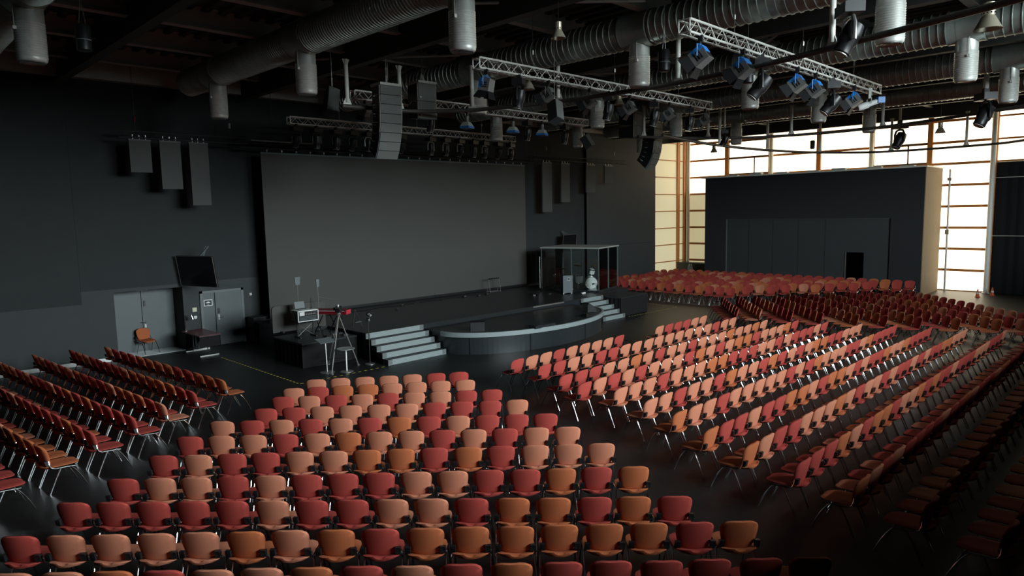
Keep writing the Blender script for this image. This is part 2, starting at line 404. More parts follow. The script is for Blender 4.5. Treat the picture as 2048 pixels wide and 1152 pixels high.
for k in range(7):
    y = 1.0+k*1.62+random.uniform(-.2, .2)
    tag(M().box((.1, y-.35, BZ+.072), (.42, y+.35, BZ+.13+.03*(k % 3))).obj('roof_sheet', 'offwhite', None, loc=(39.4, 9.87, 0)), 'pale sheet lying on the booth roof edge, %s from the right' % ORD[k+1], 'sheet', 'sheets on the booth roof')

# ================================================================== CEILING SERVICES
# ---- spiral ducts with perforated outlets
DZ, DR = 9.06, .40
LEN = 31.6-5.4
def duct_mesh(step):
    prof = []; p = 0.
    while p < LEN:
        prof += [(DR, p), (DR+.022, p+.008), (DR+.022, p+.02), (DR, p+.028)]; p += step
    prof = [(.02, 0)] + prof + [(DR, LEN), (.02, LEN)]
    return M().rev(prof, (0, -2.7, 0), 22, RX(-PI/2), cap=False).mesh('duct_body', 'galv_duct', True)
duct_fine, duct_wide = duct_mesh(.10), duct_mesh(.19)
col_me = M().rev([(DR+.02, -.42), (DR+.035, -.40), (DR+.022, -.37), (DR+.022, .37), (DR+.035, .40), (DR+.02, .42)], (0, 0, 0), 22, RX(-PI/2), cap=False).mesh('collar', 'galv_duct', True)
op = [(.25, -.25), (.25, -.62)]; z = -.65
while z > -1.27:
    op += [(.262, z), (.25, z-.022)]; z -= .044
op += [(.25, -1.32), (.225, -1.35)]
out_me = M().rev(op[::-1], (0, 0, 0), 20, cap=False).mesh('outlet', 'galv', True)
tip_me = M().rev([(.02, -1.342), (.10, -1.36), (.10, -1.342), (.16, -1.355), (.16, -1.34), (.215, -1.37), (.232, -1.335)], (0, 0, 0), 20).mesh('outlet_rings', 'steel', True)
DX = [3.06, 8.75, 14.5, 20.4, 25.75, 31.1]
DN = ['galvanised spiral duct leaving the top left corner of the picture', 'big galvanised spiral duct ending in front of the black wall, left', 'galvanised spiral duct crossing above the long middle truss', 'galvanised spiral duct passing behind the truss with blue lamps', 'galvanised spiral duct, second from the glowing wall', 'galvanised spiral duct nearest the glowing wall, dark against it']
for X, lb in zip(DX, DN):
    t = thing('air_duct', lb, 'duct', (X, 0, DZ), 0, 'spiral air ducts under the roof')
    o = bpy.data.objects.new('duct_body', duct_fine if X < 10 else duct_wide); COL.objects.link(o); o.parent = t
    for y in (4.35, 9.98, 15.88, 21.25):
        o = bpy.data.objects.new('collar', col_me); COL.objects.link(o); o.parent = t; o.location = (0, y, 0)
        o = bpy.data.objects.new('outlet', out_me); COL.objects.link(o); o.parent = t; o.location = (0, y, 0)
        r = bpy.data.objects.new('outlet_rings', tip_me); COL.objects.link(r); r.parent = o
        a = random.choice((-.26, .26))
        k = M().tube([(a, -.1, -.25), (a, -.1, -.75)], .008, 5).box((a-.03, -.13, -.80), (a+.03, -.07, -.74)).obj('damper_rod', 'offwhite', o)
    for y in (1.2, 7.0, 12.6, 18.4, 22.9):
        M().tube([(-.41, y, .02), (-.41, y, .5)], .01, 5).tube([(.41, y, .02), (.41, y, .5)], .01, 5).obj('hanger_rod', 'steel', t)
# ---- curved pipe rails on posts
def smooth(pts, n=6):
    out = []
    P = [Vector(p) for p in pts]; P = [P[0]*2-P[1]] + P + [P[-1]*2-P[-2]]
    for i in range(1, len(P)-2):
        for k in range(n):
            u = k/n; a, b, c, d = P[i-1], P[i], P[i+1], P[i+2]
            out.append(.5*((2*b)+(c-a)*u+(2*a-5*b+4*c-d)*u*u+(3*b-a-3*c+d)*u**3))
    out.append(P[-2]); return out
R1 = [(10.35, 16.9), (10.8, 16.84), (12.25, 16.62), (13.0, 16.16), (13.68, 15.38), (14.05, 14.5), (14.35, 13.54), (14.6, 12.6), (14.72, 11.4), (14.78, 9.78), (14.61, 7.89), (14.22, 6.13), (13.72, 4.6), (13.28, 3.3), (12.87, 2.16), (12.1, .6), (10.9, -1.2)]
R2 = [(24.15, 16.68), (24.5, 16.54), (26.03, 15.9), (28.0, 14.7), (29.0, 13.3), (29.6, 11.1), (29.39, 8.94), (28.7, 7.1), (27.61, 5.1), (27.0, 4.1), (25.8, 2.4), (24.2, .8)]
R3 = [(21.71, 13.95), (26.1, 14.6), (29.83, 14.7), (33.2, 14.3), (35.9, 13.4), (37.8, 11.9), (38.33, 9.86), (38.0, 6.85), (37.0, 5.6), (35.2, 3.9), (33, 2.4)]
P1 = [(10.5, 16.82), (12.15, 16.6), (13.66, 15.3), (14.53, 12.7), (14.72, 9.04), (13.95, 5.19)]
P2 = [(24.45, 16.56), (27.2, 15.2), (29.35, 12.4), (29.35, 9.0)]
P3 = [(27.2, 14.68), (31.45, 14.55), (35.5, 13.55), (38.04, 11.2), (38.2, 7.9)]
for pts, posts, z, lb in ((R1, P1, 7.7, 'long curved brown pipe rail sweeping across the top of the picture'), (R2, P2, 7.7, 'curved pipe rail passing over the top edge of the glowing wall'), (R3, P3, 7.35, 'lowest and farthest curved pipe rail, just above the black booth')):
    t = thing('curved_rail', lb, 'rail', (pts[4][0], pts[4][1], z), 0, 'curved pipe rails hung from the roof')
    ox, oy = pts[4]
    M().tube([(q.x-ox, q.y-oy, 0) for q in smooth([(a, b) for a, b in pts])], .058, 10).obj('pipe', 'pipe', t, smooth=True)
    sp = smooth([(a, b) for a, b in pts], 10)
    for px_, py_ in posts:
        q = min(sp, key=lambda v: (v.x-px_)**2+(v.y-py_)**2); i = sp.index(q)
        d = (sp[min(i+1, len(sp)-1)]-sp[max(i-1, 0)]).normalized()
        x, y = q.x-ox, q.y-oy; top = 8.97-z
        po = M().tube([(x, y, .10), (x, y, top)], .058, 12).obj('hanger_post', 'post', t, smooth=True)
        def tri(zs):
            return [(x+d.x*s-d.y*e, y+d.y*s+d.x*e, zz) for e in (-.008, .008) for s, zz in zs]
        FQ = [(0,1,2,3),(7,6,5,4),(0,4,5,1),(1,5,6,2),(2,6,7,3),(3,7,4,0)]
        M().add(tri([(-.13, .05), (.13, .05), (.065, .22), (-.065, .22)]), FQ).obj('foot_flange', 'post', po)
        M().add(tri([(-.065, top-.12), (.065, top-.12), (.11, top), (-.11, top)]), FQ).obj('head_flange', 'post', po)
# ---- box trusses along the stage direction
def box_truss(x0, x1, y, ztop, label, h=.24, m='truss', cell=.5, group='lighting trusses'):
    t = thing('lighting_truss', label, 'truss', (x0, y, ztop-h/2), 0, group)
    L = x1-x0; e = h/2
    for sy in (-1, 1):
        for sz in (-1, 1):
            M().tube([(0, sy*e, sz*e), (L, sy*e, sz*e)], .025, 8).obj('chord', m, t, smooth=True)
    n = max(2, int(L/cell))
    for ax in (0, 1, 2, 3):
        g = M()
        for k in range(n):
            a, b, c = L*k/n, L*(k+.5)/n, L*(k+1)/n
            if ax < 2:
                s = (-e, e)[ax]; P = [(a, s, -e), (b, s, e), (c, s, -e)]
            else:
                s = (-e, e)[ax-2]; P = [(a, -e, s), (b, e, s), (c, -e, s)]
            g.tube(P[:2], .009, 5).tube(P[1:], .009, 5)
        g.obj('lacing', m, t)
    g = M()
    for X in (0, L): g.tube([(X, -e, -e), (X, e, -e), (X, e, e), (X, -e, e)], .014, 5, closed=True)
    g.obj('end_frame', m, t)
    for X in (L*.18, L*.5, L*.82):
        M().tube([(X, 0, e), (X, 0, ZC+.01-ztop+e)], .008, 5).tube([(X, 0, e+.35), (X, 0, e+.45)], .03, 6).obj('wire', 'steel', t)
    return t
box_truss(11.95, 23.0, 7.2, 8.29, 'bright box truss carrying blue lamps at the upper right')
box_truss(11.2, 22.05, 12.3, 8.33, 'long box truss crossing the middle top behind the curved rail')
box_truss(11.27, 22.1, 17.8, 8.33, 'dim box truss running behind the hanging line array')
box_truss(11.9, 23.2, 23.0, 8.2, 'dim box truss nearest the stage screen with moving heads')

# ================================================================== STAGE
SZ = .88; TZ = .73
ELL = (18.3, 17.85, 4.0, 2.30)
t = thing('main_stage', 'black stage platform in front of the grey screen', 'stage', (18.3, 21, 0))
def rel(x, y, z): return (x-18.3, y-21, z)
outline = [(12.06, 18.85), (24.5, 18.85), (24.5, 19.6), (27.6, 19.6), (27.6, 24.3), (10.9, 24.3), (10.9, 21.3), (12.06, 21.3)]
M().prism([(x-18.3, y-21) for x, y in outline], SZ-.06, SZ).obj('deck', 'stage_top', t)
ins = [(12.1, 18.9), (24.46, 18.9), (24.46, 19.65), (27.56, 19.65), (27.56, 24.26), (10.94, 24.26), (10.94, 21.34), (12.1, 21.34)]
M().prism([(x-18.3, y-21) for x, y in ins], 0, SZ-.06).obj('skirt', 'stage_side', t)
M().box(rel(19.9, 18.80, SZ-.05), rel(21.8, 18.86, SZ+.004)).obj('edge_strip', 'steel', t)
M().box(rel(24.46, 18.85, SZ-.02), rel(24.52, 19.6, SZ+.01)).obj('edge_strip', 'steel', t)
# rounded front platform
t = thing('thrust_stage', 'rounded black front stage with a pale grey rim', 'stage', (ELL[0], ELL[1], 0))
N = 56
def ell(a, b, y1=.95):
    pts = [(a*math.cos(u), b*math.sin(u)) for u in [PI+PI*k/N for k in range(N+1)]]
    return pts + [(a, y1), (-a, y1)]
a, b = ELL[2], ELL[3]
M().prism(ell(a-.1, b-.1), 0, TZ-.05).obj('skirt', 'stage_side', t, smooth=False)
M().prism(ell(a-.06, b-.06), TZ-.05, TZ).obj('deck', 'stage_top', t)
oi = ell(a, b); ii = ell(a-.09, b-.09); g = M(); n = N+1
vs = [(x, y, z) for z in (TZ-.14, TZ+.012) for x, y in oi[:n]] + [(x, y, z) for z in (TZ-.14, TZ+.012) for x, y in ii[:n]]
fs = []
for k in range(N):
    fs += [(k, k+1, n+k+1, n+k), (n+k, n+k+1, 3*n+k+1, 3*n+k), (2*n+k+1, 2*n+k, 3*n+k, 3*n+k+1), (k+1, k, 2*n+k, 2*n+k+1)]
g.add(vs, fs).obj('rim', 'grey_edge', t, smooth=True)
for k in (8, 20, 33, 46):
    x, y = oi[k]; M().box((x*.978-.008, y*.978-.008, 0), (x*.978+.008, y*.978+.008, TZ-.14)).obj('joint_strip', 'black', t)
M().box((-1.6, -b+.13, TZ), (-.6, -b+.45, TZ+.1)).obj('floor_pocket', 'stage_side', t)
# stairs on both sides
def stairs(x0, x1, label):
    t = thing('stage_stairs', label, 'stairs', (x0, 17.6, 0), 0, 'grey stairs up to the stage'); n = 5; R = SZ/5; T = .30; W = x1-x0
    for i in range(n):
        M().box((.03, i*T+.02, 0), (W-.03, 1.24, (i+1)*R-.02) if i < 4 else (W-.03, 1.24, SZ-.02)).obj('body', 'black', t)
        st = M().box((0, i*T, i*R+.004), (W, i*T+.035, (i+1)*R)).obj('riser', 'grey_edge', t)
        M().box((.02, i*T+.036, (i+1)*R-.025), (W-.02, (i+1)*T+.0 if i < 4 else 1.25, (i+1)*R-.002)).obj('tread', 'tread', t)
        for X in (0, W-.16):
            M().box((X, i*T-.003, i*R+.02), (X+.16, i*T+.001, (i+1)*R+.002)).obj('edge_cap', 'frame_grey', t)
    return t
stairs(12.0, 14.33, 'grey stage stairs to the left of the rounded front stage')
stairs(22.95, 24.5, 'grey stage stairs at the far right end of the rounded stage')
# side platforms
def riser(x0, x1, y0, y1, z, label, name='stage_riser'):
    t = thing(name, label, 'platform', ((x0+x1)/2, (y0+y1)/2, 0)); hx, hy = (x1-x0)/2, (y1-y0)/2
    M().box((-hx, -hy, z-.05), (hx, hy, z)).obj('deck', 'stage_side', t)
    # skirt with shallow folds
    P = []; 
    for (ax, ay), (bx, by) in (((-hx, -hy), (hx, -hy)), ((hx, -hy), (hx, hy)), ((hx, hy), (-hx, hy)), ((-hx, hy), (-hx, -hy))):
        for k in range(24):
            u = k/24; o = .012*math.sin(k*1.9)+.02
            nx, ny = (by-ay), -(bx-ax); l = math.hypot(nx, ny)
            P.append((ax+(bx-ax)*u-nx/l*o, ay+(by-ay)*u-ny/l*o))
    M().prism(P, 0, z-.05).obj('skirt', 'cloth_black', t)
    return t
riser(10.04, 12.0, 19.33, 21.25, .78, 'black draped riser carrying the keyboards, left of the stairs')
riser(24.56, 26.6, 17.85, 19.5, .84, 'black draped riser right of the far stairs, before red chairs')
# projection screen
t = thing('projection_screen', 'huge dark grey projection screen at the back of the stage', 'screen', (18.4, 24.4, SZ))
z0, z1 = .13, 6.12
g = [[(x, .0, z) for x in (-6.95, 0, 6.95)] for z in (z0, z1)]
M().box((-6.95, -.01, z0), (6.95, .01, z1)).obj('fabric', 'screen', t)
M().box((-6.95, -.02, z1), (6.95, .04, z1+.06)).obj('top_batten', 'cab_grey', t)
M().box((-6.95, .0, z0-.10), (6.95, .06, z0)).obj('bottom_batten', 'black', t)
for k in range(24):
    x = -6.7+k*13.4/23
    M().tube([(x, 0, z1+.04), (x, 0, z1+.16)], .012, 5).box((x-.025, -.015, z1+.10), (x+.025, .015, z1+.15)).obj('hook', 'offwhite', t)
# dark fly bar above the screen
t = thing('fly_bar', 'dark twin fly bar above the grey screen', 'bar', (18.0, 24.4, 7.20))
M().tube([(-7.3, 0, 0), (8.0, 0, 0)], .035, 8).obj('pipe', 'truss_dark', t, smooth=True)
M().tube([(-7.3, .25, .22), (8.0, .25, .22)], .035, 8).obj('pipe', 'truss_dark', t, smooth=True)
M().tube([(-6.9, -.05, .26), (-4.4, -.05, .26)], .03, 8).obj('pale_tube', 'steel', t, smooth=True)
g = M()
for k in range(20): x = -7.2+k*.79; g.tube([(x, 0, 0), (x+.2, .25, .22)], .014, 5)
g.obj('spacer', 'truss_dark', t)
for x in (-6, -1, 4, 7.6): M().tube([(x, .1, .22), (x, .1, ZC+.01-7.2)], .008, 5).obj('wire', 'truss_dark', t)
# hanging side baffles
def bar(x0, x1, y, z, label):
    t = thing('baffle_bar', label, 'bar', (x0, y, z)); L = x1-x0
    for dz in (0, -.2): M().tube([(0, 0, dz), (L, 0, dz)], .028, 8).obj('pipe', 'truss_dark', t, smooth=True)
    g = M()
    for k in range(int(L/.4)): g.tube([(k*.4, 0, 0), (k*.4+.2, 0, -.2)], .01, 4).tube([(k*.4+.2, 0, -.2), (k*.4+.4, 0, 0)], .01, 4)
    g.obj('lacing', 'truss_dark', t)
    for u in (.12, .85): M().tube([(L*u, 0, 0), (L*u, 0, ZC+.01-z)], .008, 5).obj('wire', 'truss_dark', t); M().tube([(L*u, 0, .3), (L*u, 0, .48)], .04, 6).obj('hoist_hook', 'red' if u < .5 else 'steel', t)
bar(6.75, 10.9, 24.2, 7.5, 'dark bar holding grey banners left of the screen')
bar(26.2, 34.4, 24.6, 7.6, 'thin dark bar holding grey banners right of the screen')
def baffle(x0, x1, z0, z1, y, label):
    t = thing('hanging_banner', label, 'banner', ((x0+x1)/2, y, z0), 0, 'grey banners hanging beside the screen'); h = z1-z0; wd = (x1-x0)/2
    M().box((-wd, -.04, 0), (wd, .04, h)).obj('panel', 'baffle', t)
    M().box((-wd-.01, -.05, h-.05), (wd+.01, .05, h)).obj('batten', 'truss_dark', t)
    for s in (-.6, 0, .6): M().tube([(wd*s, 0, h-.02), (wd*s, 0, h+.14)], .012, 5).obj('hook', 'steel', t)
for k, (x0, x1, z0) in enumerate(((7.02, 7.66, 6.2), (7.93, 8.58, 5.68), (8.86, 9.48, 5.14))):
    baffle(x0, x1, z0, 7.25, 24.2, '%s grey banner hanging on the dark wall left of the screen' % ('shortest', 'middle', 'longest')[k])
for k, (x0, x1, z0) in enumerate(((26.86, 27.6, 4.66), (28.36, 29.08, 5.18), (30.52, 31.32, 5.72), (32.2, 33.0, 6.28))):
    baffle(x0, x1, z0, 7.28, 24.6, '%s grey banner hanging on the dark wall right of the screen' % ('longest', 'second longest', 'third longest', 'shortest')[k])

# ================================================================== CHAIRS
def superell(v, n): return max(0., 1-abs(v)**n)**(1/n)
def lerp_tab(tab, v):
    for (a, p), (b, q) in zip(tab, tab[1:]):
        if v <= b: return p+(q-p)*(v-a)/(b-a)
    return tab[-1][1]
BW = [(-1, .11), (-.94, .165), (-.82, .192), (-.6, .206), (-.3, .220), (0, .231), (.25, .237), (.45, .237), (.62, .229), (.75, .213), (.86, .186), (.94, .148), (.985, .095), (1, .05)]
def pad_back(R, C_):
    top, bot = [], []
    for i in range(R):
        v = -math.cos(PI*i/(R-1)); hw = lerp_tab(BW, v)
        zc = .672+.192*v
        rt, rb = [], []
        for j in range(C_):
            u = -math.cos(PI*j/(C_-1)) if C_ > 6 else -1+2*j/(C_-1); x = u*hw
            y = -.195-.27*(zc-.50)-.055*(1-(x/.24)**2)
            th = .022*(superell(u, 4)*superell(v, 5))**.5+.005
            rt.append((x, y-th, zc)); rb.append((x, y+th, zc))
        top.append(rt); bot.append(rb)
    return M().slab(top, bot)
def pad_seat(R, C_):
    top, bot = [], []
    for i in range(R):
        v = -math.cos(PI*i/(R-1)) if R > 5 else -1+2*i/(R-1)
        hw = max((.240-.005*v)*superell(v*.995, 3.6), .07); y = -.055+.307*v
        z = .452-.012*v + (.10*max(0, -v-.5)**1.6) - (.03*max(0, v-.6))
        rt, rb = [], []
        for j in range(C_):
            u = -1+2*j/(C_-1); th = .024*(superell(u, 5)*superell(v, 5))**.5+.006
            dz = .012*u*u - .036*(1-u*u)*max(0, -v-.3)
            rt.append((u*hw, y, z+th*.8+dz)); rb.append((u*hw, y, z-th+dz))
        top.append(rt); bot.append(rb)
    return M().slab(top[::-1], bot[::-1])
def leg_pts(s, front, n):
    A = (s*.235, .075, .415); B = (s*.246, .205, .28) ; C_ = (s*.250, .315, .0)
    if not front: A = (s*.235, -.075, .428); B = (s*.246, -.185, .22); C_ = (s*.250, -.275, .0)
    P = []
    for k in range(n+1):
        u = k/n; P.append(tuple((1-u)**2*a+2*u*(1-u)*b+u*u*c for a, b, c in zip(A, B, C_)))
    return P
def rail_pts(s):
    return [(s*.235, .15, .405), (s*.235, .08, .415), (s*.235, -.05, .428), (s*.245, -.17, .440), (s*.252, -.225, .47), (s*.248, -.25, .53), (s*.228, -.25, .585)]
def bracket(m, s):
    P = [(.252, -.290, .505), (.185, -.300, .515), (.185, -.262, .515), (.252, -.235, .505), (.250, -.318, .600), (.185, -.320, .605), (.180, -.280, .605), (.250, -.262, .600)]
    if s < 0: P = [(-P[i][0], P[i][1], P[i][2]) for i in (1, 0, 3, 2, 5, 4, 7, 6)]
    return m.hexa(P)
HI = {}
for c in 'rot':
    HI[c] = dict(seat=pad_seat(10, 8).mesh('seat', FAB[c], True), back=pad_back(14, 9).mesh('backrest', FAB[c], True))
LEG = {(s, f): M().tube(leg_pts(s, f, 6), .0115, 7).mesh('leg', 'chrome', True) for s in (-1, 1) for f in (0, 1)}
RAIL = {s: M().tube(rail_pts(s), .0115, 7).mesh('seat_rail', 'chrome', True) for s in (-1, 1)}
BRK = {s: bracket(M(), s).mesh('bracket', 'plastic') for s in (-1, 1)}
def chair(pos, ang, c, label, group):
    t = thing('stacking_chair', label, 'chair', pos, ang, group)
    for nm, me in [('seat', HI[c]['seat']), ('backrest', HI[c]['back'])] + [('leg', LEG[k]) for k in LEG] + [('seat_rail', RAIL[k]) for k in RAIL] + [('bracket', BRK[k]) for k in BRK]:
        o = bpy.data.objects.new(nm, me); COL.objects.link(o); o.parent = t
    return t
# positions given as the back-rest centre; a chair faces +y locally
ALL = []     # (x, y, angle, colour, block, row, index, count, side)
def row(A, B, n, ang, cols, block, r, side, skip=(), face_from_line=True):
    A, B = Vector(A), Vector(B)
    lst = [k for k in range(n) if k not in skip]
    rs = random.Random(hash((block, r)) & 0xffff if False else sum(map(ord, block))*31+r*7)
    for q, k in enumerate(lst):
        u = k/(n-1) if n > 1 else 0; P = A.lerp(B, u)
        f = Vector((-math.sin(ang), math.cos(ang)))
        o = P + f*.25
        c = cols[q] if q < len(cols) else rs.choice('rrrrrttttoo')
        ALL.append((o.x+rs.uniform(-.004, .004), o.y+rs.uniform(-.012, .012), ang+rs.uniform(-.012, .012), c, block, r, q, len(lst), side))
# block facing the stage diagonally, nearest the camera
DG = [((7.88,14.59),(10.60,12.55),7,'tttttrr'),((7.12,14.24),(10.17,11.85),8,'trootttt'),((6.61,13.72),(9.99,10.74),9,'rtrtrttrr'),((5.95,13.15),(9.78,9.75),10,'rrttttrrrt'),((5.0,12.96),(9.44,8.64),12,'trtrtrortrrr'),((4.23,12.47),(9.1,7.82),13,'rttrtottrtrtt'),((3.57,11.79),(8.81,6.83),14,'rtrrttoororttt'),((2.8,11.18),(8.31,5.83),15,'rttrtrrrttrroro'),((2.07,10.75),(7.8,4.79),16,'rrrrrtrrttroorop'.replace('p','r')),((1.35,10.09),(7.69,3.81),17,'rttttotoroooooo'+'ro'),((.72,9.45),(7.40,2.82),18,'ottorttortrorrrrro')]
for i, (A, B, n, c) in enumerate(DG):
    d = Vector(B)-Vector(A); ang = math.atan2(d.y, d.x)
    row(A, B, n, ang, c, 'front-centre', i+1, 'left')
# block facing straight to the stage
CL = [(12.57,12.50),(12.55,11.50),(12.09,10.42),(11.79,9.60),(11.95,8.72),(11.62,7.74),(11.26,6.83),(10.72,5.88),(10.44,5.0),(10.26,4.09),(10.14,3.2),(9.95,2.3),(9.8,1.4)]
CR = [22.05,22.29,22.4,22.98,23.24,23.53,24.0,24.1,24.4,24.86,25.1,25.3,25.5]
CC = ['rttrttttrtrrrtt','rrttrrtttttttttrt','rrrttotrt','rtrtrtt','tttrt','ttrtt','ottr','orr','ot']
for i, (A, xr) in enumerate(zip(CL, CR)):
    n = int(round((xr-A[0])/.562))+1
    row(A, (xr, A[1]-.08), n, 0, CC[i] if i < len(CC) else '', 'middle-right', i+1, 'left', skip=(9, 10, 11) if i == 0 else ())
# block facing right, along the left wall
LN = [((6.39,16.42),(5.76,23.3)),((5.49,15.85),(4.90,23.6)),((4.67,15.29),(3.98,23.65)),((3.94,14.80),(3.10,23.4)),((3.12,14.30),(2.2,23.5)),((2.3,13.95),(1.3,23.0)),((1.42,13.45),(.5,22.8))]
LC = ['ooorroooorrr','rroooootrr','trooo','rrrro','rrorrrrr','ooo','rrr']
for i, (A, B) in enumerate(LN):
    d = Vector(B)-Vector(A); n = int(round(d.length/.562))+1
    row(A, B, n, math.atan2(d.y, d.x)-PI, LC[i], 'left', i+1, 'right')
# mirrored diagonal block on the far side
MX = 34.9
for i, (A, B, n, c) in enumerate(DG):
    a = (MX-B[0], B[1]-.25); b = (MX-A[0], A[1]-.25); d = Vector(b)-Vector(a)
    row(a, b, n, math.atan2(d.y, d.x), ''.join(random.choice('rrrrroot') for _ in range(n)), 'far diagonal', i+1, 'right')
# far block facing left
for i in range(10):
    x = 30.55+i*.87; y0 = 15.75-i*.66+(.0, .31, .12, .42)[i % 4]; n = int((23.95-y0)/.56)+1
    row((x, y0+(n-1)*.562), (x, y0), n, PI/2, ''.join(random.choice('rrrrroot') for _ in range(n)), 'far', i+1, 'right')
def depth(a):
    v = Vector((a[0], a[1], .5-CAM_H)); w_ = v.dot(FWD); x = 1024+F_PX*v.dot(RGT)/w_; y = 576+F_PX*v.dot(DWN)/w_
    return w_, x, y
vis = []
for a in ALL:
    w_, x, y = depth(a)
    if w_ > 1 and -45 < x < 2095 and y < 1195: vis.append((w_, a))
vis.sort(key=lambda q: q[0])
CN = {'r': 'brick red', 'o': 'rust orange', 't': 'terracotta'}
for w_, a in vis[:300]:
    x, y, ang, c, block, r, q, n, side = a
    rn = 'front row' if r == 1 else ORD[r]+' row'
    k = q+1
    if block == 'left': lab = '%s chair, %s from the right end, %s of the left block' % (CN[c], ORD[k], rn)
    elif block == 'front-centre': lab = '%s chair, %s from the left, %s of the bottom-centre block' % (CN[c], ORD[k], rn)
    else: lab = '%s chair, %s from its left end, %s of the %s block' % (CN[c], ORD[k], rn, block)
    chair((x, y, 0), ang, c, lab, 'rows of upholstered chairs facing the stage')
# the chairs beyond the nearest 300, joined
g = M(); lo = {}
def lowchair():
    parts = [(pad_seat(5, 5), 'f'), (pad_back(9, 6), 'f')]
    m1 = M()
    for s in (-1, 1):
        for f in (0, 1): m1.tube(leg_pts(s, f, 2), .013, 4)
        m1.tube(rail_pts(s)[1::2], .013, 4)
    m2 = M()
    for s in (-1, 1): bracket(m2, s)
    return parts + [(m1, 'c'), (m2, 'b')]
LOW = lowchair()
for w_, a in vis[300:]:
    x, y, ang, c = a[:4]; ca, sa = math.cos(ang), math.sin(ang)
    for m, kd in LOW:
        g.k = 'rot'.index(c) if kd == 'f' else (3 if kd == 'c' else 4)
        g.add([(x+vx*ca-vy*sa, y+vx*sa+vy*ca, vz) for vx, vy, vz in m.v], m.f)
o = g.obj('distant_chairs', [FAB['r'], FAB['o'], FAB['t'], 'chrome', 'plastic'], smooth=True)
tag(o, 'hundreds of small red and terracotta chairs filling the blocks farther away', 'chairs', None, 'stuff')
# one chair on its own by the double door
chair((7.62, 25.93, 0), PI+.18, 'o', 'single orange chair standing alone in front of the grey double door', None)

# ================================================================== FURNITURE AND EQUIPMENT ON THE FLOOR
# ---- slatted entrance grate in the recess
t = thing('entrance_grate', 'pale slatted floor grate under the lone orange chair', 'grate', (7.66, 25.9, 0))
M().box((-1.06, -.48, .001), (1.06, .50, .006)).obj('tray', 'frame_grey', t)
sl = None
for k in range(14):
    y = -.46+k*.072
    if sl is None: sl = M().box((-1.05, -.02, .006), (1.05, .02, .022)).obj('slat', 'grate', t, loc=(0, y, 0))
    else: inst(sl, 'slat', t, (0, y, 0))
# ---- desk with two T legs, lamp, power strip
t = thing('folding_table', 'narrow table with a dark red top and chrome T legs', 'table', (8.9, 24.4, 0))
M().box((-.36, -.82, .715), (.36, .82, .74)).obj('tabletop', 'red_table', t)
M().box((-.36, -.82, .700), (.36, .82, .714)).obj('edge_band', 'black', t)
M().box((.33, -.82, .30), (.35, .82, .70)).obj('modesty_panel', 'cloth_black', t)
M().box((-.34, -.80, .34), (.33, -.78, .70)).obj('end_panel', 'cloth_black', t)
for y in (-.66, .62):
    for x in (-.045, .045): M().tube([(x, y, .05), (x, y, .70)], .018, 8).obj('leg', 'chrome', t, smooth=True)
    M().box((-.32, y-.022, .0), (.32, y+.022, .032)).obj('foot_bar', 'steel', t)
t = thing('desk_lamp', 'small silver gooseneck lamp standing on the dark red table', 'lamp', (8.64, 25.08, .74))
M().rev([(.07, 0), (.07, .012), (.02, .02)], n=14).obj('base', 'steel', t, smooth=True)
M().tube([(0, 0, .015), (0, 0, .46), (.01, 0, .52), (.05, 0, .56), (.12, -.01, .57), (.19, -.02, .56)], .012, 8).obj('neck', 'chrome', t, smooth=True)
M().rev([(.03, .08), (.045, .03), (.07, -.10), (.066, -.10), (.03, .02)], (.22, -.03, .50), 14, RY(-.25)).obj('shade', 'chrome', t, smooth=True)
t = thing('power_strip', 'white power strip lying beside the table foot', 'power strip', (9.1, 25.0, 0))
M().box((-.28, -.04, 0), (.28, .04, .06)).obj('body', 'white', t)
for k in range(5): M().rev([(.022, .061), (.022, .066)], (-.2+k*.1, 0, 0), 8).obj('socket', 'black', t)
# ---- wall signs and switches
t = thing('door_sign', 'black sign with white border and white mark on the side panel', 'sign', (9.60, YW-.033, 1.62))
M().box((-.155, -.015, -.115), (.155, 0, .115)).obj('border', 'white', t)
M().box((-.130, -.019, -.090), (.130, -.014, .090)).obj('field', 'black', t)
M().add([(-.035, -.0215, .045), (-.028, -.0215, .02), (-.08, -.0215, .02), (-.08, -.0215, -.008), (.06, -.0215, -.008), (.085, -.0215, .02), (.04, -.0215, .022), (.032, -.0215, .045)], [(1, 2, 3, 4, 5, 6), (0, 1, 6, 7)]).obj('emblem', 'white', t)
g = M()
for k in range(4): g.box((-.034+k*.018, -.0215, -.062), (-.022+k*.018, -.0195, -.045))
g.obj('small_print', 'white', t)
for nm, x, z, s, m, lb in (('wall_plate', 9.12, 1.42, .075, 'cream', 'square yellow-white plate above the white switch beside the door'), ('light_switch', 9.13, 1.14, .05, 'white', 'small white switch below the yellowish plate beside the door'), ('wall_plate', 11.22, 1.78, .045, 'offwhite', 'tiny grey plate on the wall right of the flush door')):
    t = thing(nm, lb, 'switch', (x, YW, z))
    M().box((-s, -.015, -s), (s, 0, s)).obj('plate', m, t); M().box((-s*.5, -.022, -s*.5), (s*.5, -.014, s*.5)).obj('button', 'offwhite', t)
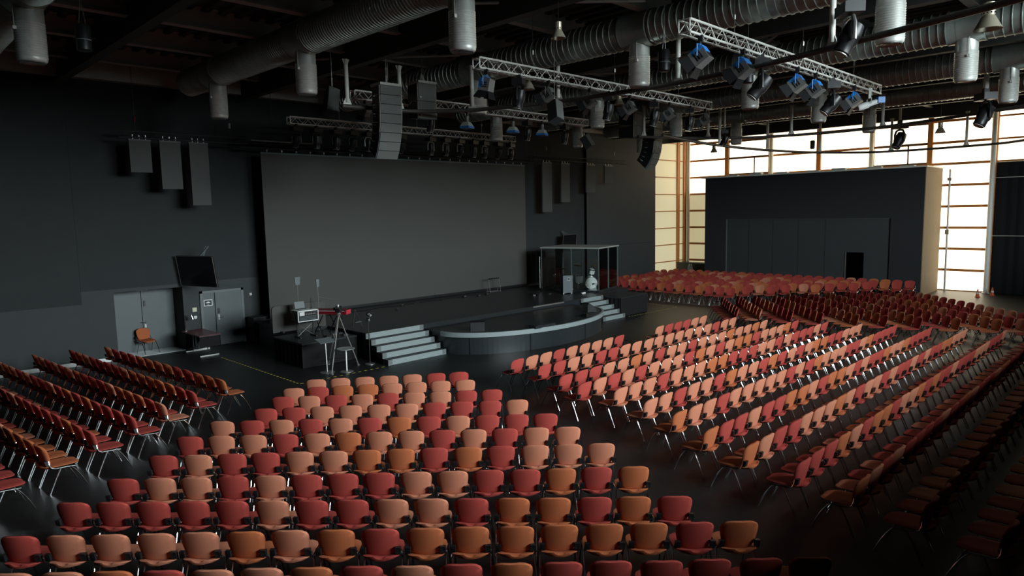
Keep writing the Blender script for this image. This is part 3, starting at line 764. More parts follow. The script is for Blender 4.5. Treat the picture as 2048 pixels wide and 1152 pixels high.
# ---- monitors on wall brackets
def tv(loc, yaw, tilt, wd, ht, label, arm):
    t = thing('wall_monitor', label, 'monitor', loc, 0, None, rot=(0, 0, yaw)); R = RX(-tilt)
    M().obox((0, 0, 0), (wd, .06, ht), R).obj('case', 'black', t)
    M().obox(R @ Vector((0, -.032, 0)), (wd-.05, .006, ht-.05), R).obj('screen', 'black_gloss', t)
    g = M()
    for s in (-1, 1): g.obox(R @ Vector((s*(wd/2-.006), -.034, 0)), (.014, .01, ht), R)
    for s in (-1, 1): g.obox(R @ Vector((0, -.034, s*(ht/2-.006))), (wd, .01, .010), R)
    g.obj('bezel', 'steel' , t)
    M().tube([arm, (0, .05, ht*.35)], .025, 6).tube([arm, (.0, .05, -.05)], .025, 6).tube([(arm[0]+.12, arm[1], arm[2]), (.1, .05, ht*.45)], .02, 6).obj('bracket', 'cab_grey', t)
    return t
tv((8.90, 24.35, 2.88), -1.26, -.14, 1.85, 1.08, 'large dark monitor hanging tilted on the wall above the doors', (.15, .32, .85))
tv((29.2, 24.75, 3.02), .12, -.10, 1.35, .75, 'dark monitor on the wall behind the drum booth roof', (.0, .5, .55))
# ---- flight case beside the flush door
t = thing('flight_case', 'dark low cabinet against the wall right of the flush door', 'cabinet', (11.35, 24.95, 0))
M().box((-.42, -.28, .06), (.42, .28, .92)).obj('body', 'black', t)
M().box((-.43, -.29, .92), (.43, .29, .97)).obj('lid', 'booth_panel', t)
M().box((-.36, -.29, .14), (.36, -.28, .86)).obj('front_panel', 'stage_side', t)
for x in (-.36, .36):
    for y in (-.22, .22): M().rev([(.03, 0), (.03, .06)], (x, y, 0), 8).obj('caster', 'plastic', t)
# ---- hazard tape on the floor
def tape(path, label):
    t = thing('hazard_tape', label, 'tape', (path[0][0], path[0][1], 0)); o = Vector(path[0]); first = {}
    for a, b in zip(path, path[1:]):
        A, B = Vector(a), Vector(b); L = (B-A).length; an = math.atan2(B.y-A.y, B.x-A.x); n = int(L/.2)
        M().box((0, -.025, .0006), (L, .025, .0012)).obj('base_strip', 'black', t, loc=(A.x-o.x, A.y-o.y, 0), rot=(0, 0, an))
        for k in range(n):
            p = A.lerp(B, (k+.3)/n)-o
            if 'm' not in first: first['m'] = M().box((-.05, -.025, .0014), (.05, .025, .002)).obj('dash', 'yellow', t, loc=(p.x, p.y, 0), rot=(0, 0, an))
            else: inst(first['m'], 'dash', t, (p.x, p.y, 0), (0, 0, an))
tape([(9.04, 23.1), (9.02, 17.62), (11.95, 17.60)], 'yellow and black tape line round the keyboard riser, left')
tape([(24.7, 17.55), (28.6, 17.5), (28.9, 19.9)], 'faint yellow tape line right of the far stage stairs')
# ---- keyboard corner
t = thing('acoustic_board', 'dark half-height board with rounded corners behind the keyboards', 'board', (11.05, 21.36, SZ))
W, Hh, r = .97, .88, .12
pl = [(-W, 0), (W, 0)] + [(W-r+r*math.cos(u), Hh-r+r*math.sin(u)) for u in (0, .5, 1.05, PI/2)] + [(-W+r-r*math.sin(u), Hh-r+r*math.cos(u)) for u in (0, .5, 1.05, PI/2)]
M().prism(pl, -.03, .03).obj('panel', 'screen', t, rot=(PI/2, 0, 0))
for x in (-.7, .7): M().box((x-.03, -.25, 0), (x+.03, .25, .03)).obj('foot', 'black', t)
RZt = .78
t = thing('rack_stand', 'black folding stand under the pale rack case', 'stand', (10.75, 20.4, RZt))
for x in (-.28, .28): M().box((x-.02, -.2, 0), (x+.02, .2, .04)).box((x-.018, -.018, .04), (x+.018, .018, .46)).obj('leg', 'black', t)
M().box((-.36, -.2, .46), (.36, .2, .49)).obj('shelf', 'plastic', t)
M().tube([(-.26, 0, .06), (.26, 0, .44)], .01, 6).obj('cross_brace', 'steel', t); M().tube([(.26, .02, .06), (-.26, .02, .44)], .01, 6).obj('cross_brace', 'steel', t)
t = thing('rack_case', 'pale-edged rack case with dark front on the folding stand', 'rack', (10.75, 20.4, RZt+.49))
M().box((-.34, -.20, .06), (.34, .22, .40)).obj('body', 'black', t)
g = M()
for z in (.06, .39): g.box((-.36, -.235, z-.015), (.36, -.20, z+.015))
for x in (-.35, .35): g.box((x-.015, -.235, .06), (x+.015, -.20, .40))
g.obj('edge_frame', 'white', t)
M().box((-.36, -.2, .395), (.36, .24, .41)).obj('lid', 'offwhite', t)
M().box((-.29, -.215, .24), (-.12, -.205, .36)).obj('white_label', 'white', t)
for k in range(6): M().rev([(.018, 0), (.018, .02)], (-.06+k*.06, -.205, .28), 8, RX(PI/2)).obj('knob', 'steel', t)
for k in range(3): M().box((-.29, -.212, .10+k*.045), (.29, -.205, .125+k*.045)).obj('unit', 'cab_grey', t)
for x in (-.25, .0, .25): M().box((x-.02, -.1, 0), (x+.02, .1, .06)).obj('foot', 'plastic', t)
t = thing('laptop', 'grey open laptop standing on the rack case', 'laptop', (10.72, 20.52, RZt+.90))
M().box((-.17, -.12, 0), (.17, .12, .018)).obj('base', 'cab_grey', t)
M().obox((0, .15, .12), (.34, .012, .24), RX(-.25)).obj('display', 'frame_grey', t)
t = thing('antenna', 'short dark antenna upright beside the laptop', 'antenna', (11.02, 20.45, RZt+.90))
M().rev([(.03, 0), (.03, .03), (.014, .04), (.012, .36)], n=10).obj('rod', 'black', t, smooth=True)
def mic_screen(x, y, z0, h, wd, hh, label, m):
    t = thing('mic_stand', label, 'stand', (x, y, z0))
    M().rev([(.12, 0), (.12, .015), (.02, .03)], n=14).obj('base', 'black', t, smooth=True)
    M().tube([(0, 0, .02), (0, 0, h)], .009, 6).obj('pole', 'steel', t)
    M().hexa([(-wd*.8, -.015, h), (wd*.8, -.015, h), (wd*.8, .015, h), (-wd*.8, .015, h), (-wd, -.015, h+hh), (wd, -.015, h+hh), (wd, .015, h+hh), (-wd, .015, h+hh)]).obj('panel', m, t)
    return t
mic_screen(10.86, 21.0, RZt, 1.66, .10, .26, 'thin stand with a grey double panel against the screen, left', 'cab_grey')
t = mic_screen(11.62, 21.05, RZt, 1.52, .055, .26, 'thin stand with a pale green tapered head against the screen', 'frame_grey')
M().tube([(0, 0, 1.18), (.2, -.12, 1.12), (.55, -.35, 1.06)], .008, 6).obj('boom', 'steel', t)
t = thing('keyboard_stand', 'black X stand under the red keyboard', 'stand', (11.45, 20.3, RZt))
for s in (-.28, .28):
    M().tube([(s, -.3, 0), (s, .3, .70)], .018, 6).obj('leg', 'black', t); M().tube([(s, .3, 0), (s, -.3, .70)], .018, 6).obj('leg', 'black', t)
t = thing('red_keyboard', 'long glossy red keyboard with a bright red end', 'keyboard', (11.47, 20.0, RZt+.715), -1.02)
M().hexa([(-.62, -.17, 0), (.62, -.17, 0), (.62, .17, 0), (-.62, .17, 0), (-.62, -.15, .10), (.62, -.15, .10), (.62, .17, .15), (-.62, .17, .15)]).obj('body', 'red', t)
M().box((-.58, -.152, .099), (.55, -.06, .108)).obj('keys', 'offwhite', t)
M().box((.62, -.16, .0), (.64, .16, .14)).obj('end_cheek', 'red_bright', t)
rs = random.Random(4)
for k in range(9):
    x, y = 11.0+rs.random()*.85, 19.55+rs.random()*.6
    t = thing('effect_pedal', 'small effect pedal on the keyboard riser, %s from the front' % ORD[k+1], 'pedal', (x, y, RZt), rs.random()*2, 'pedals on the keyboard riser')
    M().box((-.05, -.07, 0), (.05, .07, .045)).obj('body', ('black', 'steel', 'black')[k % 3], t); M().rev([(.014, .045), (.014, .06)], (0, -.03, 0), 8).obj('switch', 'chrome', t)
# small A-frame instrument stand at the riser's right end
t = thing('instrument_stand', 'small dark A-frame stand at the right end of the riser', 'stand', (12.5, 20.2, SZ))
for a in ((-.18, -.1), (.2, -.1), (0, .2)): M().tube([(a[0], a[1], 0), (0, 0, .62)], .012, 6).obj('leg', 'black', t)
M().tube([(-.12, -.2, .2), (.12, -.2, .2)], .012, 6).obj('cradle', 'steel', t)
# ---- camera tripod
t = thing('camera_tripod', 'tall tripod with pale curved legs in front of the riser', 'tripod', (10.9, 18.55, 0))
for fx, fy, m in ((-.66, -.58, 'steel'), (.55, -.1, 'steel'), (-.02, .72, 'steel')):
    M().tube([(fx, fy, .03), (fx*.72, fy*.72, .5), (fx*.3, fy*.3, 1.15), (0, 0, 1.66)], .020, 8).obj('leg', m, t, smooth=True)
    M().rev([(.05, 0), (.05, .02), (.025, .04)], (fx, fy, 0), 10).obj('foot', 'steel', t)
M().rev([(.05, 1.60), (.07, 1.66), (.06, 1.74)], n=12).obj('head', 'steel', t, smooth=True)
M().tube([(-.66, -.1, .22), (.45, .05, .22), (0, .55, .22)], .014, 6, closed=True).obj('spreader', 'black', t)
M().tube([(0, 0, 1.72), (-.1, -.4, 1.58)], .012, 6).obj('pan_handle', 'black', t)
t = thing('video_camera', 'black video camera with lens on the tall tripod', 'camera', (10.9, 18.55, 1.74), -.6)
M().box((-.09, -.16, 0), (.09, .18, .17)).obj('body', 'black', t)
M().rev([(.055, 0), (.06, .16), (.05, .17)], (0, -.16, .09), 12, RX(PI/2)).obj('lens', 'black_gloss', t, smooth=True)
M().tube([(0, -.1, .17), (0, -.1, .23), (0, .12, .23), (0, .12, .17)], .014, 6).obj('handle', 'steel', t)
M().box((-.15, -.02, .05), (-.09, .02, .15)).obj('viewfinder', 'plastic', t)
# music stand with a flat dark desk
t = thing('music_stand', 'stand with a flat dark desk beside the tall tripod', 'music stand', (10.28, 18.30, 0))
M().rev([(.22, 0), (.22, .012), (.03, .03)], n=18).obj('base', 'steel', t, smooth=True)
M().tube([(0, 0, .02), (-.02, .0, .95)], .016, 8).obj('pole', 'post', t, smooth=True)
M().obox((-.02, 0, .98), (.52, .36, .015), RX(.25)).obj('desk', 'cab_grey', t)
# round side table
t = thing('round_table', 'small round pale side table in front of the riser', 'table', (10.73, 17.94, 0))
M().rev([(.2, 0), (.2, .012), (.03, .035)], n=20).obj('base', 'steel', t, smooth=True)
M().tube([(0, 0, .03), (0, 0, .69)], .022, 10).obj('column', 'post', t, smooth=True)
M().rev([(.25, .69), (.27, .70), (.27, .715), (.25, .71)], n=24).obj('top', 'grate', t, smooth=True)
# gimbal camera on a pole
t = thing('gimbal_camera', 'small silver camera head on a thin dark pole by the stairs', 'camera', (11.78, 18.28, 0))
M().rev([(.16, 0), (.16, .015), (.02, .03)], n=16).obj('base', 'steel', t, smooth=True)
M().tube([(0, 0, .02), (0, 0, 1.38)], .014, 8).obj('pole', 'black', t)
M().rev([(.03, 1.36), (.08, 1.40), (.09, 1.46), (.05, 1.50)], n=12).obj('mount', 'chrome', t, smooth=True)
M().rev([(.02, -.07), (.075, -.03), (.075, .03), (.02, .07)], (.02, 0, 1.60), 12, RX(1.2)).obj('camera_ball', 'plastic', t, smooth=True)
M().rev([(.03, 0), (.035, .03)], (.05, -.05, 1.57), 10, RX(2)).obj('lens', 'lens', t)
# ---- stage monitors and floor items
def wedge(x, y, z, a, label):
    t = thing('stage_monitor', label, 'speaker', (x, y, z), a)
    M().add([(-.24, -.2, 0), (.24, -.2, 0), (.24, .2, 0), (-.24, .2, 0), (-.24, -.17, .14), (.24, -.17, .14), (.24, .1, .34), (-.24, .1, .34), (.24, .2, .30), (-.24, .2, .30)],
            [(0, 3, 2, 1), (0, 1, 5, 4), (4, 5, 6, 7), (7, 6, 8, 9), (9, 8, 2, 3), (0, 4, 7, 9, 3), (1, 2, 8, 6, 5)]).obj('cabinet', 'black', t)
    n = Vector((0, .2, -.27)).normalized()
    M().add([(-.2, -.162, .165), (.2, -.162, .165), (.2, .085, .345), (-.2, .085, .345)], [(0, 1, 2, 3)]).obj('grille', 'plastic', t)
    M().box((.24, -.06, .14), (.246, .06, .22)).obj('handle', 'steel', t)
wedge(15.30, 17.1, TZ, 2.5, 'dark wedge monitor near the front of the rounded stage')
wedge(21.05, 16.85, TZ, 1.2, 'dark wedge monitor lying at the right end of the rounded stage')
t = thing('floor_box', 'low dark box on the rim at the right of the rounded stage', 'box', (19.95, 15.98, TZ+.012))
M().box((-.25, -.08, 0), (.25, .08, .12)).obj('body', 'black', t); M().box((-.27, -.09, .12), (.27, .09, .135)).obj('lid', 'plastic', t)
t = thing('guitar_rack', 'thin dark guitar rack standing in front of the screen', 'rack', (22.4, 23.75, SZ))
for x in (-.34, .34):
    for y in (-.12, .12): M().tube([(x, y, 0), (x, 0, .66)], .012, 6).obj('leg', 'steel', t)
M().tube([(-.36, 0, .66), (.36, 0, .66)], .02, 8).obj('top_bar', 'black', t)
for k in range(5): M().tube([(-.3+k*.15, 0, .66), (-.3+k*.15, -.06, .70)], .018, 6).obj('hook', 'black', t)
for y in (-.12, .12): M().tube([(-.36, y, .05), (.36, y, .05)], .016, 6).obj('base_bar', 'steel', t)
rs = random.Random(11)
def cable(x0, x1, y, z, label, m='black', amp=.12):
    P = [(x0+(x1-x0)*k/24, y+amp*math.sin(k*.9+x0)+rs.uniform(-.04, .04), z+.012) for k in range(25)]
    tag(M().tube([(a-x0, b-y, c-z) for a, b, c in P], .012, 5).obj('stage_cable', m, loc=(x0, y, z)), label, 'cable')
cable(12.4, 17.5, 23.55, SZ, 'black cable lying along the left foot of the screen')
cable(17.8, 22.0, 23.65, SZ, 'black cable lying along the middle foot of the screen')
cable(22.9, 25.3, 22.2, SZ, 'black cable on the stage beside the drum booth')
for k, (x, y, s) in enumerate(((16.8, 23.5, .16), (20.3, 23.5, .10), (20.9, 23.2, .13), (21.5, 23.3, .08), (23.3, 21.0, .14), (22.6, 21.3, .1), (15.9, 22.6, .09))):
    t = thing('stage_box', '%s small pale connector box along the back of the stage, counted from the left' % ORD[k+1], 'box', (x, y, SZ), rs.random(), 'connector boxes on the stage')
    M().box((-s, -.05, 0), (s, .05, .05)).obj('body', 'plastic', t); M().box((-s*.7, -.063, .02), (s*.7, -.06, .055)).obj('socket_row', 'steel', t)
# ---- drum booth
t = thing('drum_booth', 'glass-walled drum booth with a flat grey roof', 'booth', (26.02, 21.38, SZ), .26)
hx, hy, hz = 1.2, 1.5, 2.04
M().box((-hx-.05, -hy-.05, hz), (hx+.05, hy+.05, hz+.06)).obj('roof', 'roof_grey', t)
M().box((-hx, -hy, 0), (hx, hy, .08)).obj('floor_deck', 'stage_side', t)
for x, y in ((-hx, -hy), (hx, -hy), (hx, hy), (-hx, hy), (-hx, -.1), (0, -hy)):
    M().box((x-.014, y-.014, .08), (x+.014, y+.014, hz)).obj('post', 'cab_grey', t)
for a, b in (((-hx+.03, -hy), (-.03, -hy)), ((.03, -hy), (hx-.03, -hy))):
    M().box((a[0], a[1]-.005, .1), (b[0], b[1]+.005, hz-.02)).obj('pane', 'glass', t)
for y0, y1 in ((-hy+.03, -.13), (-.07, hy-.03)): M().box((-hx-.005, y0, .1), (-hx+.005, y1, hz-.02)).obj('pane', 'glass', t)
g = M()
for k in range(12): g.box((-hx+.04+k*.12, hy-.02, .1), (-hx+.13+k*.12, hy+.02, hz-.5))
g.obj('foam_wall', 'booth_panel', t)
M().box((hx-.005, -hy+.05, .1), (hx+.005, hy-.05, hz-.02)).obj('pane', 'glass', t); M().box((.3, hy-.005, .1), (hx-.03, hy+.005, hz-.02)).obj('pane', 'glass', t)
BD = (25.75, 21.15)
def drum(x, y, z, r, h, rot, label, name='drum', legs=None, front='drum_white'):
    t = thing(name, label, 'drum', (x, y, z)); R = rot
    M().rev([(r, -h/2), (r, h/2)], (0, 0, 0), 20, R, cap=False).obj('shell', 'drum_white', t, smooth=True)
    M().rev([(r*.99, h/2-.01), (r*.99, h/2)], (0, 0, 0), 20, R).obj('batter_head', front, t)
    M().rev([(r*.99, -h/2), (r*.99, -h/2+.01)], (0, 0, 0), 20, R).obj('lower_head', 'drum_white', t)
    for s in (-1, 1): M().rev([(r, s*h/2-.018), (r+.014, s*h/2-.018), (r+.014, s*h/2+.014), (r-.01, s*h/2+.014)], (0, 0, 0), 20, R, cap=False).obj('hoop', 'chrome', t, smooth=True)
    for k in range(6):
        u = k*PI/3; M().tube([R @ Vector((math.cos(u)*(r+.012), math.sin(u)*(r+.012), -h*.42)), R @ Vector((math.cos(u)*(r+.012), math.sin(u)*(r+.012), h*.42))], .007, 4).obj('tension_rod', 'chrome', t)
    if legs:
        for a in legs: M().tube([(a[0]*.9, a[1]*.9, 0), (a[0], a[1], a[2])], .010, 6).obj('leg', 'chrome', t)
    return t
FZ = SZ+.08
t = drum(25.78, 20.52, FZ+.295, .285, .42, RZ(-.75) @ RX(PI/2), 'white bass drum lying on its side, front head facing us', 'bass_drum', [(-.3, .25, -.295), (.34, -.05, -.295), (.0, -.36, -.295)])
M().rev([(.04, 0), (.04, .05)], RZ(-.75) @ Vector((.1, -.26, -.04)), 10, RZ(-.75) @ RX(PI/2)).obj('mic_port', 'black', t)
drum(25.42, 21.0, FZ+.46, .21, .36, RX(.06), 'white pearl floor tom left of the bass drum', 'floor_tom', [(-.22, .0, -.46), (.17, .18, -.46), (.1, -.22, -.46)])
drum(24.98, 21.2, FZ+.62, .18, .18, RX(.08), 'white snare drum behind the grey speaker cabinet', 'snare_drum', [(-.2, .1, -.62), (.2, .12, -.62), (0, -.22, -.62)])
drum(25.98, 20.62, FZ+.80, .14, .22, RX(.35), 'small white tom mounted above the bass drum', 'rack_tom', [(0, .02, -.22)])
def cymbal(x, y, h, r, label):
    t = thing('cymbal_stand', label, 'cymbal', (x, y, FZ))
    for u in (0, 2.1, 4.2): M().tube([(.25*math.cos(u), .25*math.sin(u), 0), (0, 0, .3)], .009, 5).obj('leg', 'chrome', t)
    M().tube([(0, 0, .2), (0, 0, h)], .01, 6).obj('pole', 'chrome', t)
    M().rev([(r, h-.02), (r*.3, h), (.03, h+.025), (.02, h+.01), (r*.3, h-.008), (r, h-.026)], n=22, rot=RX(.12)).obj('cymbal', 'cymbal', t, smooth=True)
cymbal(25.65, 21.35, 1.12, .24, 'brass cymbal on a stand behind the floor tom')
cymbal(26.4, 20.9, 1.05, .22, 'brass cymbal on a stand right of the small tom')
cymbal(25.0, 21.85, 1.0, .2, 'brass cymbal on a stand behind the snare drum')
t = thing('drum_stool', 'black round drum stool inside the booth', 'stool', (25.6, 21.9, FZ))
M().rev([(.17, .42), (.18, .45), (.17, .50), (.1, .51)], n=18).obj('seat', 'plastic', t, smooth=True)
for u in (0, 2.1, 4.2): M().tube([(.22*math.cos(u), .22*math.sin(u), 0), (0, 0, .3)], .012, 6).obj('leg', 'chrome', t)
M().tube([(0, 0, .25), (0, 0, .43)], .018, 8).obj('post', 'chrome', t)
t = thing('bass_cabinet', 'grey bass speaker cabinet standing left of the drums', 'speaker', (23.98, 20.45, SZ), -.45)
M().box((-.24, -.02, .05), (.24, .34, .86)).obj('body', 'black', t)
M().prism([(-.24, .05), (.24, .05), (.24, .80), (.16, .86), (-.24, .86)], -.01, .03).obj('grille', 'cab_grey', t, rot=(PI/2, 0, 0))
M().box((-.02, -.045, .62), (.10, -.03, .76)).obj('badge_frame', 'offwhite', t); M().box((-.005, -.05, .635), (.085, -.044, .745)).obj('badge', 'black', t)
for x in (-.2, .2): M().rev([(.03, 0), (.03, .05)], (x, .03, 0), 8).obj('caster', 'offwhite', t); M().rev([(.03, 0), (.03, .05)], (x, .28, 0), 8).obj('caster', 'plastic', t)
t = thing('kick_pedal', 'small white shoe-sized pedal on the floor before the drums', 'pedal', (24.5, 19.95, SZ))
M().hexa([(-.13, -.05, 0), (.13, -.05, 0), (.13, .05, 0), (-.13, .05, 0), (-.11, -.04, .05), (.1, -.04, .07), (.1, .04, .07), (-.11, .04, .05)]).obj('body', 'white', t); M().box((-.2, -.04, 0), (-.13, .04, .03)).obj('plate', 'plastic', t)
for k, (x, y, h) in enumerate(((26.75, 20.1, 1.15), (24.1, 22.3, 1.55))):
    t = thing('mic_stand', ('thin chrome microphone stand right of the bass drum', 'dark microphone stand left of the drum booth')[k], 'stand', (x, y, SZ+(.08 if k == 0 else 0)))
    for u in (0, 2.1, 4.2): M().tube([(.25*math.cos(u), .25*math.sin(u), 0), (0, 0, .15)], .008, 5).obj('leg', 'black', t)
    M().tube([(0, 0, .12), (0, 0, h)], .009, 6).obj('pole', ('chrome', 'steel')[k], t); M().rev([(.02, h), (.028, h+.08), (.02, h+.11)], n=10).obj('microphone', 'steel', t)
# black backstage opening between screen and booth
t = thing('black_drape', 'short black drape right of the screen beside the drum booth', 'curtain', (26.6, 25.0, 0))
g_ = [[(-.95+i*.1, .04*math.sin(i*1.7), z) for i in range(20)] for z in (.9, 2.6)]
M().slab(g_, [[(p[0], p[1]+.02, p[2]) for p in r] for r in g_]).obj('cloth', 'cloth_black', t, smooth=True)
M().tube([(-1, 0, 2.62), (1, 0, 2.62)], .02, 6).obj('rail', 'black', t)
for x in (-.9, .9): M().box((x-.015, -.015, 0), (x+.015, .015, 2.62)).obj('post', 'black', t)
# ---- cones and the corner counter
for k, (x, y, z) in enumerate(((40.5, 7.62, 0), (41.6, 7.2, 0))):
    t = thing('traffic_cone', ('left', 'right')[k]+' small orange and white cone by the black curtain', 'cone', (x, y, z), 0, 'cones by the black curtain'); t.scale = (.65, .65, .65)
    M().box((-.17, -.17, 0), (.17, .17, .03)).obj('base', 'orange', t); M().rev([(.14, .03), (.035, .62), (.02, .63)], n=16).obj('cone', 'orange', t, smooth=True)
    M().rev([(.107, .25), (.087, .37)], n=16, cap=False).obj('stripe', 'white', t, smooth=True)
t = thing('black_counter', 'black low counter in the corner before the pale panels', 'counter', (41.7, 24.2, 0))
M().box((-.35, -1.2, 0), (.35, 1.15, .98)).obj('body', 'black', t); M().box((-.4, -1.25, .98), (.4, 1.2, 1.03)).obj('top', 'plastic', t)
M().box((-.36, -1.0, .1), (-.35, -.1, .9)).obj('front_panel', 'booth_black', t)
t = thing('folding_easel', 'grey folding easel standing before the black corner counter', 'easel', (41.0, 24.1, 0))
for y in (-.22, .22): M().tube([(-.18, y, 0), (0, y*.3, .98)], .018, 6).obj('leg', 'post', t); M().tube([(.15, y, 0), (0, y*.3, .98)], .018, 6).obj('leg', 'post', t)
M().obox((-.09, 0, .62), (.02, .3, .5), RY(.2)).obj('board', 'frame_grey', t)

# ================================================================== HUNG EQUIPMENT
def fresnel(loc, pan, tilt, label, accent, group, s=1., body='lamp_body'):
    t = thing('stage_lamp', label, 'lamp', loc, pan, group); t.scale = (s, s, s); R = RX(-tilt); c = Vector((0, 0, -.34))
    M().box((-.03, -.04, -.08), (.03, .04, .04)).tube([(0, 0, -.08), (0, 0, -.13)], .015, 6).obj('clamp', 'black', t)
    M().tube([(-.17, 0, -.34), (-.17, 0, -.14), (0, 0, -.12), (.17, 0, -.14), (.17, 0, -.34)], .012, 6).obj('yoke', 'black' if accent != 'blue' else 'blue', t)
    M().hexa([c + R @ Vector(p) for p in ((-.13, -.15, -.14), (.13, -.15, -.14), (.14, .13, -.14), (-.14, .13, -.14), (-.11, -.15, .12), (.11, -.15, .12), (.14, .13, .14), (-.14, .13, .14))]).obj('housing', body, t)
    M().obox(c + R @ Vector((0, -.01, .145)), (.24, .26, .02), R).obox(c + R @ Vector((0, -.155, .06)), (.23, .012, .13), R).obox(c + R @ Vector((-.128, -.01, .105)), (.012, .27, .075), R).obj('top_cover', accent, t)
    for k in range(3): M().obox(c + R @ Vector((-.134, -.06+k*.05, 0)), (.008, .018, .16), R).obj('fin', 'black', t)
    M().obox(c + R @ Vector((0, -.153, -.07)), (.18, .008, .10), R).obj('rear_panel', 'black', t)
    M().rev([(.11, 0), (.11, .015)], c + R @ Vector((0, .13, 0)), 14, R @ RX(-PI/2)).obj('lens', 'lens', t)
    for k, (ax, sx) in enumerate((('z', 1), ('z', -1), ('x', 1), ('x', -1))):
        if ax == 'z': P = [(-.13, .135, sx*.14), (.13, .135, sx*.14), (.17, .30, sx*.22), (-.17, .30, sx*.22)]
        else: P = [(sx*.14, .135, -.12), (sx*.14, .135, .12), (sx*.23, .29, .16), (sx*.23, .29, -.16)]
        off = Vector((0, .004, .004)) if ax == 'z' else Vector((.004, .004, 0))
        V = [c + R @ Vector(p) for p in P] + [c + R @ (Vector(p)+off) for p in P]
        M().add(V, [(0, 1, 2, 3), (7, 6, 5, 4), (0, 4, 5, 1), (1, 5, 6, 2), (2, 6, 7, 3), (3, 7, 4, 0)]).obj('barn_door', 'black', t)
    return t
def mover(loc, pan, tilt, label, group, s=1., arm='black', head='plastic'):
    t = thing('moving_head', label, 'lamp', loc, pan, group); t.scale = (s, s, s); R = RX(PI/2-tilt)
    M().box((-.04, -.05, -.06), (.04, .05, .04)).obj('clamp', 'black', t)
    M().box((-.19, -.13, -.20), (.19, .13, -.06)).obj('base', head, t)
    P = [(-.19, 0, -.56), (-.19, 0, -.34), (-.13, 0, -.245), (0, 0, -.225), (.13, 0, -.245), (.19, 0, -.34), (.19, 0, -.56)]
    M().tube(P, .028, 8).obj('yoke', arm, t, smooth=True)
    c = Vector((0, 0, -.50))
    M().rev([(.05, -.22), (.115, -.19), (.135, -.08), (.135, .06), (.115, .10), (.118, .22), (.09, .24)], c, 16, R @ RX(PI)).obj('head', head, t, smooth=True)
    M().rev([(.10, .236), (.10, .246)], c, 16, R @ RX(PI)).obj('lens', 'lens', t)
    return t
G1 = 'lamps on the bright truss at upper right'
z = 8.0
for k, (x, kind) in enumerate(((12.35, 'b'), (14.1, 'b'), (14.95, 'm'), (16.9, 'b'), (18.0, 'b'), (19.1, 'm'), (20.75, 'b'))):
    if kind == 'b': fresnel((x, 7.08, z), .15-.15*(k % 3), .6, 'blue-topped stage lamp on the bright truss, %s lamp from its left end' % ORD[k+1], 'blue', G1, 1.1)
    else: mover((x, 7.08, z), .6, .9, 'black moving head on the bright truss, %s lamp from its left end' % ORD[k+1], G1, 1.25)
t = thing('profile_spot', 'white profile spotlight at the right end of the bright truss', 'lamp', (22.0, 7.08, z), .8, G1)
M().box((-.03, -.04, -.2), (.03, .04, .04)).obj('clamp', 'offwhite', t)
M().rev([(.07, -.35), (.10, -.3), (.10, -.05), (.075, 0), (.075, .3), (.10, .31), (.10, .36)], (0, 0, -.36), 14, RX(1.25)).obj('barrel', 'white', t, smooth=True)
M().tube([(-.12, 0, -.36), (-.12, 0, -.2), (.12, 0, -.2), (.12, 0, -.36)], .012, 6).obj('yoke', 'offwhite', t)
M().box((-.1, -.42, -.33), (.1, -.22, -.16)).obj('lamp_house', 'blue', t)
M().box((-.05, -.04, .04), (.05, .04, .10)).obj('clip', 'white', t)
G2 = 'lamps on the long middle truss'
z = 8.04
for k, (x, kind) in enumerate(((11.4, 'B'), (12.5, 'm'), (13.6, 'g'), (15.3, 'g'), (16.15, 'm'), (17.2, 'g'), (18.5, 'm'), (19.35, 'g'), (20.6, 'm'), (21.6, 'g'))):
    if kind == 'g': fresnel((x, 12.18, z), .25, .5, 'grey stage lamp on the long middle truss, %s lamp from its left end' % ORD[k+1], 'lamp_body', G2)
    elif kind == 'B': fresnel((x, 12.18, z), .3, 1.35, 'grey lamp with a blue lower edge, leftmost on the long middle truss', 'blue', G2)
    else: mover((x, 12.18, z), .5, 1.35, 'black moving head on the long middle truss, %s lamp from its left end' % ORD[k+1], G2, 1.05)
G3 = 'lamps on the dim truss behind the line array'
for k, (x, kind) in enumerate(((11.6, 'g'), (14.05, 'm'), (15.6, 'w'), (17.8, 'w'), (18.55, 'm'), (19.35, 'w'), (20.65, 'm'))):
    if kind == 'm': mover((x, 17.68, 8.04), .3, 1.4, 'black moving head on the truss behind the line array, %s from left' % ORD[k+1], G3)
    elif kind == 'g': fresnel((x, 17.68, 8.04), .3, 1.2, 'dark stage lamp at the left end of the truss behind the array', 'lamp_body', G3, .9)
    else:
        t = thing('wash_light', 'pale wash light with a blue rim behind the array, %s lamp from left' % ORD[k+1], 'lamp', (x, 17.68, 8.04), .4, G3)
        M().box((-.03, -.03, -.1), (.03, .03, .04)).obj('clamp', 'black', t)
        M().rev([(.07, -.30), (.08, -.1)], n=12).obj('housing', 'lamp_body', t, smooth=True)
        M().hexa([(-.22, -.16, -.44), (.22, -.16, -.44), (.22, .16, -.44), (-.22, .16, -.44), (-.11, -.1, -.30), (.11, -.1, -.30), (.11, .1, -.30), (-.11, .1, -.30)]).obj('reflector', 'offwhite', t)
        M().box((-.225, -.165, -.51), (.225, .165, -.44)).obj('rim', 'blue', t)
G4 = 'moving heads on the truss nearest the screen'
for k, x in enumerate((12.1, 12.9, 13.7, 14.4, 15.1, 16.0, 16.65, 18.15, 18.95, 19.75, 20.55, 21.2, 22.05, 22.85)):
    mover((x, 22.88, 7.91), .2, 1.45 if k % 3 else 1.15, 'black moving head on the truss nearest the screen, %s from the left' % ORD[k+1], G4, 1.05, 'steel' if k in (4, 7, 8, 9, 11, 13) else 'black')
